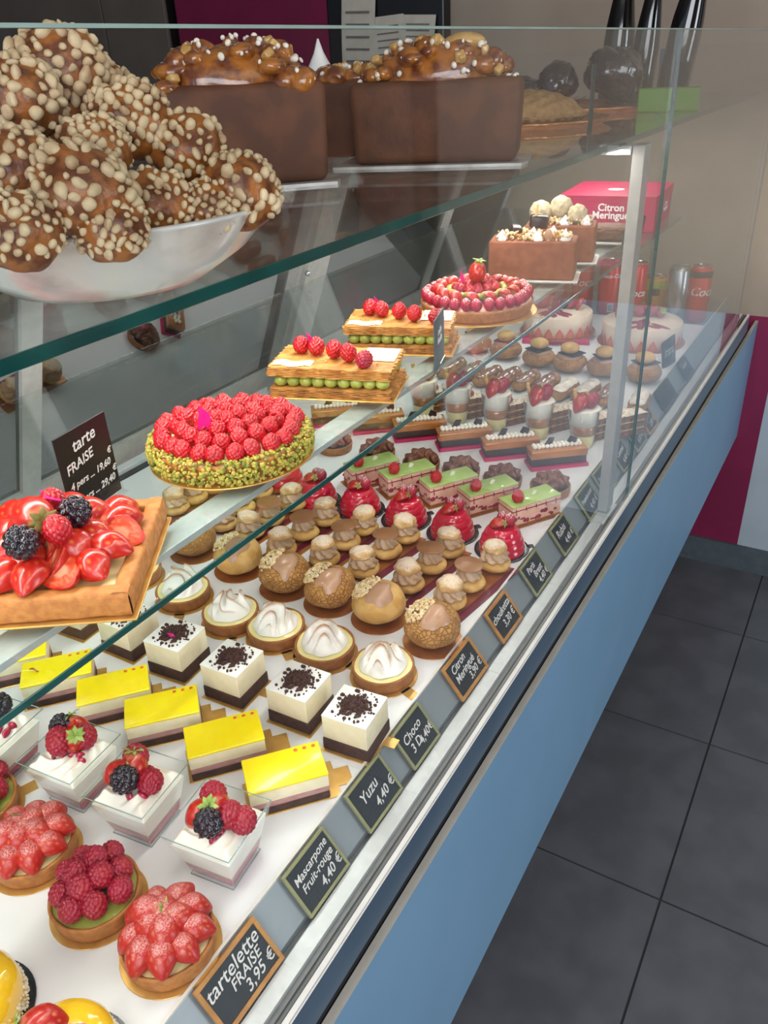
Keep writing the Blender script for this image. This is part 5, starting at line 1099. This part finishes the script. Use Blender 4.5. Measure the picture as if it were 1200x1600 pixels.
# dark bottles at the far end of the shelf
def bottle(label, p, H, r, lean):
    t = thing('dark_bottle', label, 'bottle', p, 0, 'dark bottles at the far end'); t.rotation_euler = lean
    part('bottle_body', MB().lathe([(r * .9, 0), (r, .004), (r, H * .30), (r * .93, H * .37), (r * .66, H * .52), (r * .42, H * .68), (r * .38, H * .95), (r * .44, H * .955), (r * .44, H)], 36).mesh('bottle_body', M['bottle']), t)
    part('neck_foil', MB().lathe([(r * .43, H * .80), (r * .46, H * .96), (r * .46, H * 1.002)], 30).mesh('neck_foil', M['black']), t)
bottle('dark bottle left of the other two, behind the wrapped chocolates', at(957, 158, S1), .40, .034, (0, .03, 0))
bottle('dark bottle in the middle of the three at the far end', at(996, 163, S1), .36, .027, (0, .06, 0))
bottle('dark bottle leaning right, rightmost of the three', at(1044, 166, S1) + np.array([0, .0, 0]), .42, .031, (0, .13, 0))
solo('green_packet', MB().box((0, 0, .02), (.11, .03, .04), bev=.003), M['greenp'], 'bright green packet standing among the dark bottles', 'packet', loc=at(1030, 178, S1) + np.array([.0, .06, 0]), rot=(0, 0, .2))
solo('blue_packet', MB().box((0, 0, .05), (.045, .03, .10), bev=.003), M['bluep'], 'blue packet behind the middle dark bottle', 'packet', loc=at(1018, 150, S1) + np.array([0, .14, 0]), rot=(0, 0, .2))
solo('orange_packet', MB().box((0, 0, .045), (.045, .03, .09), bev=.003), M['orangep'], 'orange packet behind the left dark bottle', 'packet', loc=at(966, 150, S1) + np.array([0, .10, 0]), rot=(0, 0, .2))
# ================================================================== price tags on the ticket strip
UT = np.array([-.607, 0, .794])
def price_tag(label, y0, y1, frame, grid, lines, hgt=.049):
    w = y1 - y0; t = thing('price_tag', label, 'price tag', (-.3555 + .0025, (y0 + y1) / 2, .9965), 0, 'price tags along the front strip')
    Rr = Matrix(((0, -.607, .794), (1, 0, 0), (0, .794, .607)))      # local x along the counter, y up the slope, z outwards
    t.rotation_euler = Rr.to_euler(); fw = .0042 if frame == 'wood' else .0030; mb = MB()
    for x0, x1, a, b in ((-w / 2, w / 2, -fw, 0), (-w / 2, w / 2, -hgt, -hgt + fw), (-w / 2, -w / 2 + fw, -hgt + fw, -fw), (w / 2 - fw, w / 2, -hgt + fw, -fw)): mb.box(((x0 + x1) / 2, (a + b) / 2, .0018), (x1 - x0, b - a, .0036), bev=.0004, seg=1)
    part('frame', mb.mesh('frame', M[frame], False), t); part('board', MB().box((0, -hgt / 2, .0011), (w - .002, hgt - .002, .0018)).mesh('board', M['slate'], False), t)
    if grid:
        mb = MB()
        for k in range(1, int(w / .005)): mb.box((-w / 2 + k * .005, -hgt / 2, .00205), (.0003, hgt - 2 * fw, .0001))
        for k in range(1, int(hgt / .005)): mb.box((0, -k * .005, .00205), (w - 2 * fw, .0003, .0001))
        part('printed_grid', mb.mesh('printed_grid', M['grid_'], False), t)
    for txt, s, x, y, r in lines: part('writing', textmesh(txt, s * 1.13, M['chalk'], .28, .00005, .00012), t, (x * w, -y * hgt, .0023), (0, 0, r))
tags = [('oak framed price tag reading tartelette fraise', .2290, .3070, 'wood', False, [('tartelette', .0155, -.02, .28, .05), ('FRAISE', .0115, .08, .52, .05), ('3,95 €', .0125, .20, .75, .05)]),
 ('sage framed price tag reading mascarpone fruit rouge', .349, .416, 'sage', True, [('Mascarpone', .0098, .0, .28, .1), ('Fruit-rouge', .0098, .02, .50, .1), ('4,40 €', .0115, .20, .74, .1)]),
 ('sage framed price tag reading yuzu', .456, .524, 'sage', True, [('Yuzu', .014, -.08, .38, .1), ('4,40 €', .0125, .18, .68, .12)]),
 ('sage framed price tag reading choco 3 D', .552, .614, 'sage', True, [('Choco', .0125, -.05, .36, .1), ('3 D', .0125, -.12, .64, .1), ('4,40€', .0115, .24, .66, .15)]),
 ('oak framed price tag reading citron meringué', .676, .752, 'wood', False, [('Citron', .012, -.10, .26, .1), ('Meringué', .012, -.02, .50, .1), ('3,90 €', .0115, .20, .72, .1)]),
 ('oak framed price tag reading chouketta', .803, .870, 'wood', False, [('chouketta', .0125, .0, .34, .1), ('3,30 €', .0125, .12, .64, .1)]),
 ('sage framed price tag reading paris brest', .925, .990, 'sage', True, [('Paris', .012, -.10, .28, .1), ('Brest', .012, .10, .50, .1), ('4,40 €', .0115, .20, .74, .1)]),
 ('sage framed price tag reading rubis', 1.048, 1.112, 'sage', False, [('Rubis', .0145, -.05, .34, .1), ('4,40 €', .012, .15, .68, .1)]),
 ('sage framed price tag next beyond the one reading rubis', 1.172, 1.240, 'sage', False, [('Framboisier', .010, .0, .34, .1), ('4,40 €', .012, .15, .68, .1)]),
 ('sage framed price tag just left of the aluminium post', 1.262, 1.325, 'sage', False, [('Tartelette', .010, .0, .34, .1), ('4,00 €', .012, .15, .68, .1)]),
 ('sage framed price tag just right of the aluminium post', 1.372, 1.435, 'sage', False, [('Caramel', .011, .0, .34, .1), ('4,40 €', .012, .15, .68, .1)]),
 ('sage framed price tag crossed by the pane joint', 1.470, 1.535, 'sage', False, [('Verrine', .011, .0, .34, .1), ('4,00 €', .012, .15, .68, .1)]),
 ('oak framed price tag below the white iced eclair', 1.560, 1.625, 'wood', False, [('Eclair', .012, .0, .34, .1), ('2,80 €', .012, .15, .68, .1)]),
 ('plain dark price tag beyond the oak framed one', 1.69, 1.80, 'slate', False, []),
 ('farthest dark price tag on the strip, near the round cakes', 1.90, 1.97, 'slate', False, [('Fraisier', .011, .0, .34, .1)])]
for a_ in tags: price_tag(*a_)
pq = at(1045, 572, DK); t = thing('price_sign', 'dark price sign leaning on the deck in front of the far strawberry cake', 'sign', pq, 1.2, 'price signs')
part('board', MB().box((0, 0, .036), (.05, .002, .072)).mesh('board', M['slate'], False), t, (0, 0, 0), (0, -.25, 0)); part('writing', textmesh('Fraisier\n21,60 €', .011, M['chalk'], .28, .00005, .0001), t, (-.009, -.0015, .038), (PI / 2, -.25, 0))
part('clear_foot', MB().box((0, 0, .004), (.03, .012, .008)).mesh('clear_foot', M['acrylic'], False), t)
